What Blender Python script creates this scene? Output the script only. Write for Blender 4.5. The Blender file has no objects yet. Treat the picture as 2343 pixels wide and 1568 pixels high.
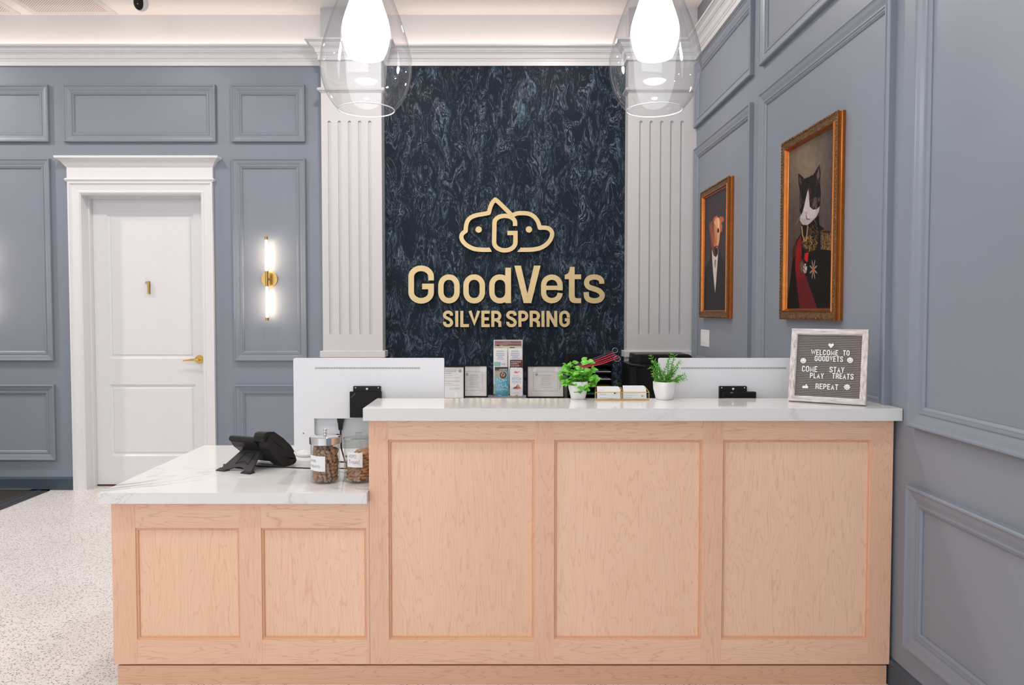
import bpy, bmesh, math, random
import numpy as np
from mathutils import Vector, Matrix
random.seed(7)
sc = bpy.context.scene
COL = sc.collection

# ------------------------------------------------------------------ camera
F, CX, CY, H = 1750.0, 1150.0, 775.0, 1.43
TH = math.atan(64 / 1750.0)
cam_d = bpy.data.cameras.new('camera')
cam = bpy.data.objects.new('camera', cam_d); COL.objects.link(cam)
cam.location = (0, 0, H)
cam.rotation_euler = (math.pi / 2 - TH, 0, 0)
cam_d.sensor_width = 36
cam_d.lens = F / 2343 * 36
cam_d.shift_x = (1171.5 - CX) / 2343
cam_d.shift_y = (CY - 784) / 2343
cam_d.clip_start = 0.02
sc.camera = cam
ct, st = math.cos(TH), math.sin(TH)
def _ray(px, py):
    u = (px - CX) / F; v = (CY - py) / F
    return u, ct + v * st, v * ct - st
def atY(px, py, Y):
    r = _ray(px, py); t = Y / r[1]; return r[0] * t, H + r[2] * t
def atZ(px, py, Z):
    r = _ray(px, py); t = (Z - H) / r[2]; return r[0] * t, r[1] * t
def atX(px, py, X):
    r = _ray(px, py); t = X / r[0]; return r[1] * t, H + r[2] * t

# ------------------------------------------------------------------ light
sc.view_settings.view_transform = 'Standard'
sc.view_settings.look = 'None'
sc.view_settings.gamma = 1
sc.view_settings.use_curve_mapping = False
sc.view_settings.exposure = -1.0
w = bpy.data.worlds.new('world'); sc.world = w; w.use_nodes = True
bg = w.node_tree.nodes['Background']
bg.inputs[0].default_value = (0.80, 0.88, 1.0, 1); bg.inputs[1].default_value = 1.4
def area(name, loc, rot, size, power, col, sy=None, shape=None, spread=None):
    l = bpy.data.lights.new(name, 'AREA'); l.energy = power; l.color = col; l.size = size
    l.shape = shape or ('RECTANGLE' if sy else 'DISK')
    if sy: l.size_y = sy
    if spread: l.spread = spread
    o = bpy.data.objects.new(name, l); COL.objects.link(o); o.location = loc; o.rotation_euler = rot
    return o
area('window_daylight', (-2.2, -3.6, 1.9), (math.pi / 2, 0, 0), 7.0, 225, (0.87, 0.935, 1.0), 2.9)
for x, y, p, z_ in [(-4.6, 1.6, 36, .3), (-2.2, 1.6, 36, .3), (0.2, 1.6, 36, .3), (-5.1, 4.9, 95, .14), (-2.9, 4.6, 42, .2), (-0.9, 4.7, 50, .2), (0.45, 5.0, 34, .12), (-3.2, -1, 36, .3), (-0.5, -1, 36, .3)]:
    area('ceiling_downlight', (x, y, 3.72), (0, 0, 0), z_, p, (1.0, 0.92, 0.86))

# ------------------------------------------------------------------ materials
MATS = {}
def S(r, g, b):
    f = lambda c: (c / 255 / 12.92) if c <= 10.31 else ((c / 255 + .055) / 1.055) ** 2.4
    return (f(r), f(g), f(b), 1)
class NT:
    def __init__(s, name):
        s.m = bpy.data.materials.new(name); s.m.use_nodes = True
        s.t = s.m.node_tree; s.n = s.t.nodes; s.l = s.t.links
        s.b = s.n['Principled BSDF']
    def add(s, typ, **kw):
        n = s.n.new(typ)
        ins = kw.pop('ins', {})
        for k, v in kw.items(): setattr(n, k, v)
        for k, v in ins.items():
            if isinstance(v, bpy.types.NodeSocket): s.l.new(v, n.inputs[k])
            else: n.inputs[k].default_value = v
        return n
    def coord(s, scale=(1, 1, 1), loc=(0, 0, 0), rot=(0, 0, 0), rnd=False):
        tc = s.add('ShaderNodeTexCoord')
        v = tc.outputs['Object']
        if rnd:
            oi = s.add('ShaderNodeObjectInfo')
            mu = s.add('ShaderNodeMath', operation='MULTIPLY', ins={0: oi.outputs['Random'], 1: 37.0})
            va = s.add('ShaderNodeVectorMath', operation='ADD', ins={0: v, 1: mu.outputs[0]})
            v = va.outputs[0]
        mp = s.add('ShaderNodeMapping', ins={'Vector': v, 'Scale': scale, 'Location': loc, 'Rotation': rot})
        return mp.outputs[0]
    def noise(s, vec, scale, detail=2.0, rough=.5, dist=0.0):
        return s.add('ShaderNodeTexNoise', ins={'Vector': vec, 'Scale': scale, 'Detail': detail, 'Roughness': rough, 'Distortion': dist}).outputs['Fac']
    def ramp(s, fac, stops, interp='LINEAR'):
        r = s.add('ShaderNodeValToRGB', ins={'Fac': fac}); cr = r.color_ramp; cr.interpolation = interp
        while len(cr.elements) < len(stops): cr.elements.new(.5)
        for e, (p, c) in zip(cr.elements, stops):
            e.position = p; e.color = c if isinstance(c, tuple) else (c, c, c, 1)
        return r.outputs[0]
    def math(s, op, a, b=0.0):
        return s.add('ShaderNodeMath', operation=op, ins={0: a, 1: b}).outputs[0]
    def mix(s, fac, a, b, bt='MIX'):
        n = s.add('ShaderNodeMix', data_type='RGBA', blend_type=bt)
        for k, v in ((0, fac), (6, a), (7, b)):
            if isinstance(v, bpy.types.NodeSocket): s.l.new(v, n.inputs[k])
            else: n.inputs[k].default_value = v
        return n.outputs[2]
    def bump(s, h, strength=.2, dist=.002):
        n = s.add('ShaderNodeBump', ins={'Height': h, 'Strength': strength, 'Distance': dist})
        s.l.new(n.outputs[0], s.b.inputs['Normal'])
    def base(s, v):
        if isinstance(v, bpy.types.NodeSocket): s.l.new(v, s.b.inputs['Base Color'])
        else: s.b.inputs['Base Color'].default_value = v
def simple(name, col, rough=.5, metal=0.0, var=.04, nscale=30, bump=0.0, spec=None, emit=None, es=0, coat=0):
    t = NT(name)
    n = t.noise(t.coord(), nscale, 3)
    lo = tuple(c * (1 - var) for c in col[:3]) + (1,); hi = tuple(min(1, c * (1 + var)) for c in col[:3]) + (1,)
    t.base(t.ramp(n, [(.3, lo), (.7, hi)]))
    t.b.inputs['Roughness'].default_value = rough; t.b.inputs['Metallic'].default_value = metal
    if spec is not None: t.b.inputs['Specular IOR Level'].default_value = spec
    if coat: t.b.inputs['Coat Weight'].default_value = coat; t.b.inputs['Coat Roughness'].default_value = .05
    if bump: t.bump(n, bump)
    if emit: t.b.inputs['Emission Color'].default_value = emit; t.b.inputs['Emission Strength'].default_value = es
    MATS[name] = t.m
    return t.m
def vcol(name, rough=.4, spec=.5):
    t = NT(name); a = t.add('ShaderNodeVertexColor', layer_name='Col')
    n = t.noise(t.coord(), 300, 2)
    t.base(t.mix(.08, a.outputs[0], t.ramp(n, [(.2, 0.2), (.8, .9)]), 'OVERLAY'))
    t.b.inputs['Roughness'].default_value = rough; t.b.inputs['Specular IOR Level'].default_value = spec
    MATS[name] = t.m; return t.m
def thin_glass(name, tint=(1, 1, 1, 1), ior=1.45, boost=1.0):
    m = bpy.data.materials.new(name); m.use_nodes = True; t = m.node_tree; t.nodes.clear()
    o = t.nodes.new('ShaderNodeOutputMaterial'); mx = t.nodes.new('ShaderNodeMixShader')
    tr = t.nodes.new('ShaderNodeBsdfTransparent'); gl = t.nodes.new('ShaderNodeBsdfGlossy'); fr = t.nodes.new('ShaderNodeLayerWeight'); fr.inputs['Blend'].default_value = .5
    tc = t.nodes.new('ShaderNodeTexCoord'); no = t.nodes.new('ShaderNodeTexNoise'); no.inputs['Scale'].default_value = 4
    bp = t.nodes.new('ShaderNodeBump'); bp.inputs['Strength'].default_value = .03
    t.links.new(tc.outputs['Object'], no.inputs['Vector']); t.links.new(no.outputs['Fac'], bp.inputs['Height'])
    t.links.new(bp.outputs[0], gl.inputs['Normal'])
    tr.inputs[0].default_value = tint; gl.inputs['Roughness'].default_value = .01
    f0 = ((ior - 1) / (ior + 1)) ** 2 * boost      # Schlick reflectance, the same from either side of the thin pane
    pw = t.nodes.new('ShaderNodeMath'); pw.operation = 'POWER'; pw.inputs[1].default_value = 5
    mu = t.nodes.new('ShaderNodeMath'); mu.operation = 'MULTIPLY_ADD'; mu.inputs[1].default_value = .9 - f0; mu.inputs[2].default_value = f0; mu.use_clamp = True
    t.links.new(fr.outputs['Facing'], pw.inputs[0]); t.links.new(pw.outputs[0], mu.inputs[0]); t.links.new(mu.outputs[0], mx.inputs[0])
    t.links.new(tr.outputs[0], mx.inputs[1]); t.links.new(gl.outputs[0], mx.inputs[2]); t.links.new(mx.outputs[0], o.inputs[0])
    MATS[name] = m; return m

M = MATS
simple('blue_paint', (0.226, 0.256, 0.303, 1), .42, var=.015, nscale=3, bump=.02)
simple('white_paint', (0.75, 0.745, 0.75, 1), .38, var=.01)
simple('pilaster_paint', (0.62, 0.61, 0.615, 1), .5, var=.01)
simple('door_white', (0.77, 0.77, 0.78, 1), .35, var=.008)
simple('ceiling_white', (0.87, 0.86, 0.85, 1), .7, var=.01)
simple('cove_white', (0.82, 0.81, 0.80, 1), .7, var=.01)
simple('dark_base', S(62, 76, 88), .4)
simple('outer_wall', (0.6, 0.6, 0.6, 1), .7)
simple('brass', S(196, 160, 98), .28, 1.0, nscale=60)
simple('polished_gold', S(226, 190, 112), .18, 1.0)
simple('chrome', (0.82, 0.82, 0.83, 1), .06, 1.0)
simple('sign_gold', S(202, 176, 130), .36, .75, nscale=12)
simple('sign_edge', S(30, 26, 20), .5, .4)
simple('frame_gold', S(170, 98, 42), .27, .85, var=.1, nscale=30)
simple('black_plastic', (0.012, 0.012, 0.013, 1), .38, spec=.22)
simple('black_matte', (0.008, 0.008, 0.009, 1), .55, bump=.05, spec=.22)
simple('grey_plastic', (0.08, 0.085, 0.09, 1), .45)
simple('phone_plastic', (0.018, 0.017, 0.016, 1), .35, bump=.1, nscale=400, spec=.22)
simple('phone_stand_plastic', (0.035, 0.035, 0.036, 1), .42, bump=.1, nscale=400, spec=.22)
simple('monitor_white', (0.76, 0.765, 0.78, 1), .35, var=.008)
simple('monitor_recess', (0.66, 0.69, 0.71, 1), .4)
simple('slot_dark', (0.12, 0.12, 0.12, 1), .6)
simple('ceramic_white', (0.84, 0.83, 0.82, 1), .22)
simple('soil', (0.02, 0.03, 0.012, 1), .9)
simple('paper_white', (0.84, 0.84, 0.85, 1), .6, var=.01)
simple('mat_board', (0.80, 0.80, 0.79, 1), .6)
simple('print_grey', (0.40, 0.40, 0.43, 1), .6)
simple('print_dark', (0.09, 0.09, 0.11, 1), .6)
simple('print_blue', S(150, 168, 205), .6)
simple('print_red', S(226, 110, 96), .6)
simple('print_teal', S(146, 200, 188), .6)
simple('print_brown', S(98, 44, 32), .5)
simple('print_mauve', S(158, 118, 122), .6)
simple('print_green', S(206, 216, 176), .6)
simple('print_orange', S(226, 128, 92), .6)
simple('letter_white', (0.85, 0.85, 0.83, 1), .4)
simple('switch_white', (0.82, 0.82, 0.83, 1), .3)
simple('leash_pink', S(170, 46, 72), .5, var=.3, nscale=120)
simple('leash_red', S(196, 50, 62), .5, var=.3, nscale=120)
simple('leash_purple', S(44, 26, 58), .6, var=.3, nscale=120)
simple('yellow_folder', S(190, 160, 20), .6)
simple('green_folder', S(20, 110, 70), .6)
simple('mat_frame', S(70, 72, 74), .4, .4)
simple('mat_pile', S(52, 44, 40), .95, var=.3, nscale=200, bump=.5)
simple('mat_strip', S(196, 196, 196), .35, .6)
simple('ink', (0.16, 0.16, 0.2, 1), .6)
simple('vent_white', (0.74, 0.72, 0.71, 1), .6)
simple('led_warm', (1, .82, .7, 1), .5, emit=(1.0, 0.76, 0.65, 1), es=14)
simple('sconce_glow', (1, .9, .8, 1), .5, emit=(1.0, 0.76, 0.54, 1), es=75)
simple('shade_glow', (1, 1, 1, 1), .4, emit=(0.93, 0.97, 1.0, 1), es=3.2)
simple('bulb_glow', (1, 1, 1, 1), .4, emit=(1, 0.99, 0.97, 1), es=16)
thin_glass('lamp_glass', (0.975, 0.98, 0.99, 1), 1.5, 2.7)
thin_glass('jar_glass', (0.96, 0.97, 0.965, 1), 1.45, 1.3)
thin_glass('acrylic', (0.97, 0.975, 0.98, 1), 1.35, 1)
thin_glass('picture_glass', (1, 1, 1, 1), 1.4, 1)
thin_glass('window_glass', (1, 1, 1, 1), 1.45, 1)
# leaves
def leafmat(name, a, b):
    t = NT(name); n = t.noise(t.coord(), 60, 2)
    t.base(t.ramp(n, [(.3, a), (.7, b)])); t.b.inputs['Roughness'].default_value = .35
    t.b.inputs['Subsurface Weight'].default_value = .15
    t.b.inputs['Subsurface Radius'].default_value = (.004, .006, .002)
    MATS[name] = t.m
leafmat('leaf_bright', S(70, 160, 28), S(128, 206, 62))
leafmat('leaf_needle', S(58, 142, 24), S(124, 200, 54))
leafmat('leaf_dark', S(24, 66, 30), S(44, 104, 48))
simple('stem_green', S(58, 110, 40), .5)
simple('treat_liver', S(168, 128, 98), .9, var=.55, nscale=60, bump=.6)
simple('treat_tan', S(188, 140, 98), .8, var=.35, nscale=40, bump=.5)
vcol('canvas_paint', .5, .15)
vcol('brochure_print', .35)
# aged gold ornament
def m_ornament():
    t = NT('gold_ornament'); v = t.coord()
    vo = t.add('ShaderNodeTexVoronoi', ins={'Vector': v, 'Scale': 150.0}).outputs['Distance']
    n = t.noise(v, 160, 3)
    t.base(t.ramp(t.math('ADD', vo, t.math('MULTIPLY', n, .4)), [(.2, S(176, 134, 86)), (.75, S(104, 74, 48))]))
    t.b.inputs['Metallic'].default_value = .55; t.b.inputs['Roughness'].default_value = .42
    t.bump(vo, .8, .003); MATS['gold_ornament'] = t.m
m_ornament()
# quartz
def m_quartz():
    t = NT('quartz'); v = t.coord((1, 1, 1), (3.1, 1.7, .4), (.3, .2, .7))
    n1 = t.noise(v, 1.3, 5, .55, .9)
    vein = t.ramp(t.math('ABSOLUTE', t.math('SUBTRACT', n1, .5)), [(0, .9), (.010, .2), (.025, 0.0)])
    n2 = t.noise(v, 1.1, 2)
    mask = t.ramp(n2, [(.48, 0.0), (.66, .9)])
    n3 = t.noise(v, 1.7, 6, .6, 1.0)
    vein2 = t.ramp(t.math('ABSOLUTE', t.math('SUBTRACT', n3, .47)), [(0, .45), (.008, 0.0)])
    f = t.math('MULTIPLY', t.math('ADD', vein, vein2), mask)
    t.base(t.mix(f, S(231, 230, 228), S(142, 140, 140)))
    t.b.inputs['Roughness'].default_value = .07; t.b.inputs['IOR'].default_value = 1.6
    MATS['quartz'] = t.m
m_quartz()
def m_wood(name, vertical, tone, contrast):
    t = NT(name)
    sc_ = (1, 1, .11) if vertical else (.11, 1, 1)
    v = t.coord(sc_, rnd=True)
    fld = t.noise(v, 10.5, 3, .48, .2)
    lines = t.math('PINGPONG', t.math('MULTIPLY', fld, 44.0), 1.0)
    ln = t.ramp(lines, [(0, 1.0), (.09, .6), (.2, .12), (.34, 0.0)])
    sc2 = (1, 1, .04) if vertical else (.04, 1, 1)
    v2 = t.coord(sc2, rnd=True)
    fib = t.noise(v2, 220, 2, .6)
    blo = t.noise(v, 2.2, 2)
    c0, c1, cl = tone
    base = t.mix(t.ramp(blo, [(.3, 0.0), (.7, 1.0)]), c0, c1)
    base = t.mix(t.math('MULTIPLY', ln, contrast), base, cl)
    base = t.mix(t.math('MULTIPLY', t.ramp(fib, [(.45, 0.0), (.8, 1.0)]), .22), base, cl)
    kn = t.add('ShaderNodeTexVoronoi', ins={'Vector': t.coord((1, 1, .45) if vertical else (.45, 1, 1), rnd=True), 'Scale': 3.1}).outputs['Distance']
    base = t.mix(t.ramp(kn, [(0.008, 0.8), (.02, 0.0)]), base, S(150, 92, 60))
    t.base(base); t.b.inputs['Roughness'].default_value = .42
    t.bump(fib, .06, .001); MATS[name] = t.m
# the stiles and rails are the redder boards, the panels the paler veneer
m_wood('maple_stile', True, (S(244, 200, 170), S(236, 189, 158), S(202, 146, 114)), .34)
m_wood('maple_rail', False, (S(247, 205, 174), S(239, 195, 163), S(200, 146, 112)), .45)
m_wood('maple_panel', True, (S(249, 209, 178), S(242, 199, 167), S(208, 152, 118)), .34)
m_wood('maple_bead', True, (S(234, 182, 146), S(224, 169, 132), S(190, 130, 92)), .3)
m_wood('maple_kick', False, (S(230, 184, 152), S(220, 172, 140), S(182, 128, 98)), .4)
def m_wallpaper():
    t = NT('wallpaper')
    v = t.coord((1, 1, .42))
    dn = t.add('ShaderNodeTexNoise', ins={'Vector': v, 'Scale': 7.0, 'Detail': 2.0})
    vm = t.add('ShaderNodeVectorMath', operation='MULTIPLY_ADD', ins={0: dn.outputs['Color'], 1: (.34, .0, .34), 2: v})
    f = t.noise(vm.outputs[0], 9, 2.0, .5, 1.3)
    pp = t.math('PINGPONG', t.math('MULTIPLY', f, 26.0), 1.0)
    lines = t.ramp(pp, [(.52, 0.0), (.66, 1.0)])
    m1 = t.ramp(t.noise(vm.outputs[0], 11, 3, .6), [(.48, 0.0), (.62, 1.0)])
    fib = t.ramp(t.noise(t.coord((1, 1, .25)), 150, 3, .7), [(.40, 0.1), (.62, 1.0)])
    bl = t.ramp(t.noise(vm.outputs[0], 24, 3, .6, 2), [(.54, 0.0), (.66, 1.0)])
    k = t.math('MULTIPLY', t.math('MAXIMUM', t.math('MULTIPLY', lines, m1), t.math('MULTIPLY', bl, .6)), fib)
    hue = t.mix(t.ramp(t.noise(v, 14, 1), [(.4, 0.0), (.6, 1.0)]), S(108, 134, 152), S(126, 132, 148))
    base = t.mix(k, S(25, 35, 46), hue)
    t.base(base); t.b.inputs['Roughness'].default_value = .5
    t.b.inputs['Specular IOR Level'].default_value = .12
    t.bump(k, .25, .001); MATS['wallpaper'] = t.m
m_wallpaper()
def m_floor():
    t = NT('terrazzo'); v = t.coord()
    cols = S(228, 222, 217)
    base = t.mix(t.ramp(t.noise(v, 2, 2), [(.3, 0.0), (.7, 1.0)]), S(232, 228, 227), S(225, 220, 217))
    for scl, thr, c1, c2 in ((85, .26, S(96, 88, 84), S(160, 146, 130)), (48, .18, S(130, 118, 106), S(190, 180, 168)), (150, .30, S(128, 122, 120), S(190, 184, 178))):
        vo = t.add('ShaderNodeTexVoronoi', ins={'Vector': v, 'Scale': float(scl), 'Randomness': 1.0})
        cm = t.math('GREATER_THAN', t.add('ShaderNodeSeparateColor', ins={0: vo.outputs['Color']}).outputs[0], .45)
        d = t.ramp(vo.outputs['Distance'], [(thr, 1.0), (thr + .06, 0.0)])
        col = t.mix(t.add('ShaderNodeSeparateColor', ins={0: vo.outputs['Color']}).outputs[1], c1, c2)
        base = t.mix(t.math('MULTIPLY', d, cm), base, col)
    t.base(base); t.b.inputs['Roughness'].default_value = .35; MATS['terrazzo'] = t.m
m_floor()
def m_weathered(name, scl):
    t = NT(name)
    n = t.noise(t.coord(scl), 3.2, 5, .62, .3)
    t.base(t.ramp(n, [(.32, S(158, 146, 142)), (.47, S(206, 196, 192)), (.66, S(230, 224, 220))]))
    t.b.inputs['Roughness'].default_value = .7; t.bump(n, .3); MATS[name] = t.m
m_weathered('weathered_across', (5, 5, 60)); m_weathered('weathered_upright', (60, 60, 5))
def m_grille():
    t = NT('grille'); v = t.coord()
    a = t.add('ShaderNodeTexChecker', ins={'Vector': v, 'Scale': 95.0, 'Color1': S(240, 236, 232), 'Color2': S(176, 168, 170)})
    t.base(a.outputs[0]); t.b.inputs['Roughness'].default_value = .7; MATS['grille'] = t.m
m_grille()
def m_backpanel():
    simple('felt_grey', S(136, 127, 120), .95, var=.1, nscale=300)
m_backpanel()

# ------------------------------------------------------------------ helpers
def link(name, me, parent=None, mats=()):
    o = bpy.data.objects.new(name, me); COL.objects.link(o)
    for m in mats: me.materials.append(MATS[m])
    if parent is not None: o.parent = parent
    return o
def obj(name, bm, mat, parent=None, smooth=False, bevel=0.0, seg=2):
    """Link a bmesh in world coordinates; the origin is put at the bottom centre (of a top-level mesh)."""
    if bevel:
        bmesh.ops.bevel(bm, geom=[e for e in bm.edges if e.is_manifold and e.calc_face_angle(0) > .5], offset=bevel, segments=seg, profile=.5, affect='EDGES')
    bmesh.ops.recalc_face_normals(bm, faces=bm.faces)
    org = Vector((0, 0, 0))
    if len(bm.verts):
        lo = Vector([min(v.co[i] for v in bm.verts) for i in range(3)]); hi = Vector([max(v.co[i] for v in bm.verts) for i in range(3)])
        org = Vector(((lo.x + hi.x) / 2, (lo.y + hi.y) / 2, lo.z))
    base = Vector((0, 0, 0))
    q = parent
    while q is not None: base += q.location; q = q.parent
    for v in bm.verts: v.co -= org
    me = bpy.data.meshes.new(name); bm.to_mesh(me); bm.free()
    if smooth:
        for p in me.polygons: p.use_smooth = True
    mats = mat if isinstance(mat, (list, tuple)) else (mat,)
    o = link(name, me, parent, mats)
    o.location = org - base
    return o
def smooth_by_angle(o, ang=35):
    me = o.data; me.set_sharp_from_angle(angle=math.radians(ang))
def tag(o, label, cat, group=None, kind=None):
    o['label'] = label; o['category'] = cat
    if group: o['group'] = group
    if kind: o['kind'] = kind
    return o
def thing(name, loc, label, cat, group=None):
    o = bpy.data.objects.new(name, None); COL.objects.link(o); o.location = loc; o.empty_display_size = .05
    return tag(o, label, cat, group)
def struct(o): o['kind'] = 'structure'; return o
def B(): return bmesh.new()
def box(bm, x0, x1, y0, y1, z0, z1, mi=0):
    vs = [bm.verts.new((x, y, z)) for z in (z0, z1) for y in (y0, y1) for x in (x0, x1)]
    for f in ((0, 1, 3, 2), (4, 6, 7, 5), (0, 4, 5, 1), (1, 5, 7, 3), (3, 7, 6, 2), (2, 6, 4, 0)):
        fc = bm.faces.new([vs[i] for i in f]); fc.material_index = mi
    return vs
def mapped(bm, start, mat4):
    bm.verts.ensure_lookup_table()
    for v in bm.verts[start:]: v.co = mat4 @ v.co
def rects(bm, rect, prof, mp, close=False, cap=False):
    """Mitred rectangular frame: prof = [(inset, height)], mp(u, v, h)."""
    u0, u1, v0, v1 = rect; rings = []
    for i, h in prof:
        rings.append([bm.verts.new(mp(*p, h)) for p in ((u0 + i, v0 + i), (u1 - i, v0 + i), (u1 - i, v1 - i), (u0 + i, v1 - i))])
    n = len(rings)
    for k in range(n if close else n - 1):
        a, b = rings[k], rings[(k + 1) % n]
        for j in range(4): bm.faces.new((a[j], a[(j + 1) % 4], b[(j + 1) % 4], b[j]))
    if cap: bm.faces.new(rings[-1])
def sweep(bm, path, prof, zmode=True):
    """path: xy points (open), prof: [(offset to the left normal, z)] closed loop."""
    n = len(path); rings = []
    for i, p in enumerate(path):
        p = Vector(p)
        def nrm(a, b):
            d = (Vector(b) - Vector(a)).normalized(); return Vector((-d.y, d.x))
        if i == 0: m = nrm(path[0], path[1])
        elif i == n - 1: m = nrm(path[-2], path[-1])
        else:
            a, b = nrm(path[i - 1], path[i]), nrm(path[i], path[i + 1]); m = (a + b); m = m / max(.2, m.dot(a))
        rings.append([bm.verts.new((p.x + m.x * o, p.y + m.y * o, z)) for o, z in prof])
    k = len(prof)
    for i in range(n - 1):
        for j in range(k): bm.faces.new((rings[i][j], rings[i][(j + 1) % k], rings[i + 1][(j + 1) % k], rings[i + 1][j]))
    bm.faces.new(rings[0]); bm.faces.new(rings[-1][::-1])
def lathe(bm, cx, cy, prof, seg=40, shape=None, rot=0, capb=False, capt=False, close=False):
    rings = []
    for r, z in prof:
        ring = []
        for i in range(seg):
            a = 2 * math.pi * i / seg
            k = 1.0 if shape is None else shape(a)
            ring.append(bm.verts.new((cx + r * k * math.cos(a + rot), cy + r * k * math.sin(a + rot), z)))
        rings.append(ring)
    m = len(rings)
    for j in range(m if close else m - 1):
        for i in range(seg):
            bm.faces.new((rings[j][i], rings[j][(i + 1) % seg], rings[(j + 1) % m][(i + 1) % seg], rings[(j + 1) % m][i]))
    if capb: bm.faces.new(rings[0][::-1])
    if capt: bm.faces.new(rings[-1])
def tube(bm, pts, r, seg=10, caps=True, closed=False):
    pts = [Vector(p) for p in pts]; n = len(pts); rings = []
    up = Vector((0, 0, 1)); prev = None
    for i in range(n):
        if closed: d = (pts[(i + 1) % n] - pts[i - 1]).normalized()
        else: d = (pts[min(i + 1, n - 1)] - pts[max(i - 1, 0)]).normalized()
        if prev is None:
            a = up if abs(d.z) < .9 else Vector((1, 0, 0)); x = d.cross(a).normalized()
        else: x = (prev - d * prev.dot(d)).normalized()
        prev = x; y = d.cross(x)
        rr = r[i] if isinstance(r, (list, tuple)) else r
        rings.append([bm.verts.new(pts[i] + (x * math.cos(2 * math.pi * k / seg) + y * math.sin(2 * math.pi * k / seg)) * rr) for k in range(seg)])
    for i in range(n if closed else n - 1):
        a, b = rings[i], rings[(i + 1) % n]
        for k in range(seg): bm.faces.new((a[k], a[(k + 1) % seg], b[(k + 1) % seg], b[k]))
    if caps and not closed: bm.faces.new(rings[0][::-1]); bm.faces.new(rings[-1])
def poly_prism(bm, pts, mp, h0, h1, mi=0, mside=None):
    a = [bm.verts.new(mp(u, v, h0)) for u, v in pts]; b = [bm.verts.new(mp(u, v, h1)) for u, v in pts]
    n = len(pts)
    f1 = bm.faces.new(a); f2 = bm.faces.new(b[::-1]); f1.material_index = f2.material_index = mi
    for i in range(n):
        f = bm.faces.new((a[i], b[i], b[(i + 1) % n], a[(i + 1) % n])); f.material_index = mi if mside is None else mside
    if n > 4:
        f1.normal_update(); f2.normal_update(); bmesh.ops.triangulate(bm, faces=[f1, f2])
def smooth_pts(pts, closed=False, k=6, keep=()):
    """Catmull-Rom; indices in keep stay sharp corners."""
    out = []; n = len(pts)
    rng = range(n if closed else n - 1)
    for i in rng:
        p1, p2 = Vector(pts[i]), Vector(pts[(i + 1) % n])
        p0 = Vector(pts[i - 1]) if (closed or i > 0) and i not in keep else p1
        p3 = Vector(pts[(i + 2) % n]) if (closed or i + 2 < n) and (i + 1) not in keep else p2
        for s in range(k):
            t = s / k
            out.append(.5 * ((2 * p1) + (p2 - p0) * t + (2 * p0 - 5 * p1 + 4 * p2 - p3) * t * t + (3 * p1 - p0 - 3 * p2 + p3) * t ** 3))
    if not closed: out.append(Vector(pts[-1]))
    return [(p.x, p.y) for p in out]
def ribbon(bm, pts, wd, mp, h0, h1, closed=False, capdir=None):
    """Flat stroke of width wd along pts (2D), extruded from h0 to h1. capdir: optional end shear vectors."""
    P = [Vector(p) for p in pts]; Q = [P[0]]
    for p in P[1:]:
        if (p - Q[-1]).length > 1e-6: Q.append(p)
    if closed and (Q[0] - Q[-1]).length < 1e-6: Q.pop()
    P = Q; n = len(P); L, R = [], []
    for i in range(n):
        def nr(a, b):
            d = (b - a).normalized(); return Vector((-d.y, d.x))
        if closed: a, b = nr(P[i - 1], P[i]), nr(P[i], P[(i + 1) % n])
        elif i == 0: a = b = nr(P[0], P[1])
        elif i == n - 1: a = b = nr(P[-2], P[-1])
        else: a, b = nr(P[i - 1], P[i]), nr(P[i], P[i + 1])
        m = a + b
        m = m / max(.35, m.dot(a)) if m.length > 1e-6 else a
        if capdir and not closed and i in (0, n - 1) and capdir[0 if i == 0 else 1]:
            c = Vector(capdir[0 if i == 0 else 1]); m = c / c.dot(a)
        L.append(P[i] + m * wd / 2); R.append(P[i] - m * wd / 2)
    V = [[bm.verts.new(mp(p.x, p.y, h)) for p in s] for s in (L, R) for h in (h0, h1)]
    L0, L1, R0, R1 = V
    for i in range(n if closed else n - 1):
        j = (i + 1) % n
        bm.faces.new((L0[i], L0[j], R0[j], R0[i])); bm.faces.new((L1[j], L1[i], R1[i], R1[j]))
        bm.faces.new((L0[j], L0[i], L1[i], L1[j])); bm.faces.new((R0[i], R0[j], R1[j], R1[i]))
    if not closed:
        bm.faces.new((L0[0], R0[0], R1[0], L1[0])); bm.faces.new((R0[-1], L0[-1], L1[-1], R1[-1]))
def disc(bm, u, v, r, mp, h0, h1, seg=24, ry=None):
    poly_prism(bm, [(u + r * math.cos(2 * math.pi * i / seg), v + (ry or r) * math.sin(2 * math.pi * i / seg)) for i in range(seg)], mp, h0, h1)
_fc = bpy.data.curves.new('fnt', 'FONT'); _fo = bpy.data.objects.new('fnt', _fc); COL.objects.link(_fo)
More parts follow.
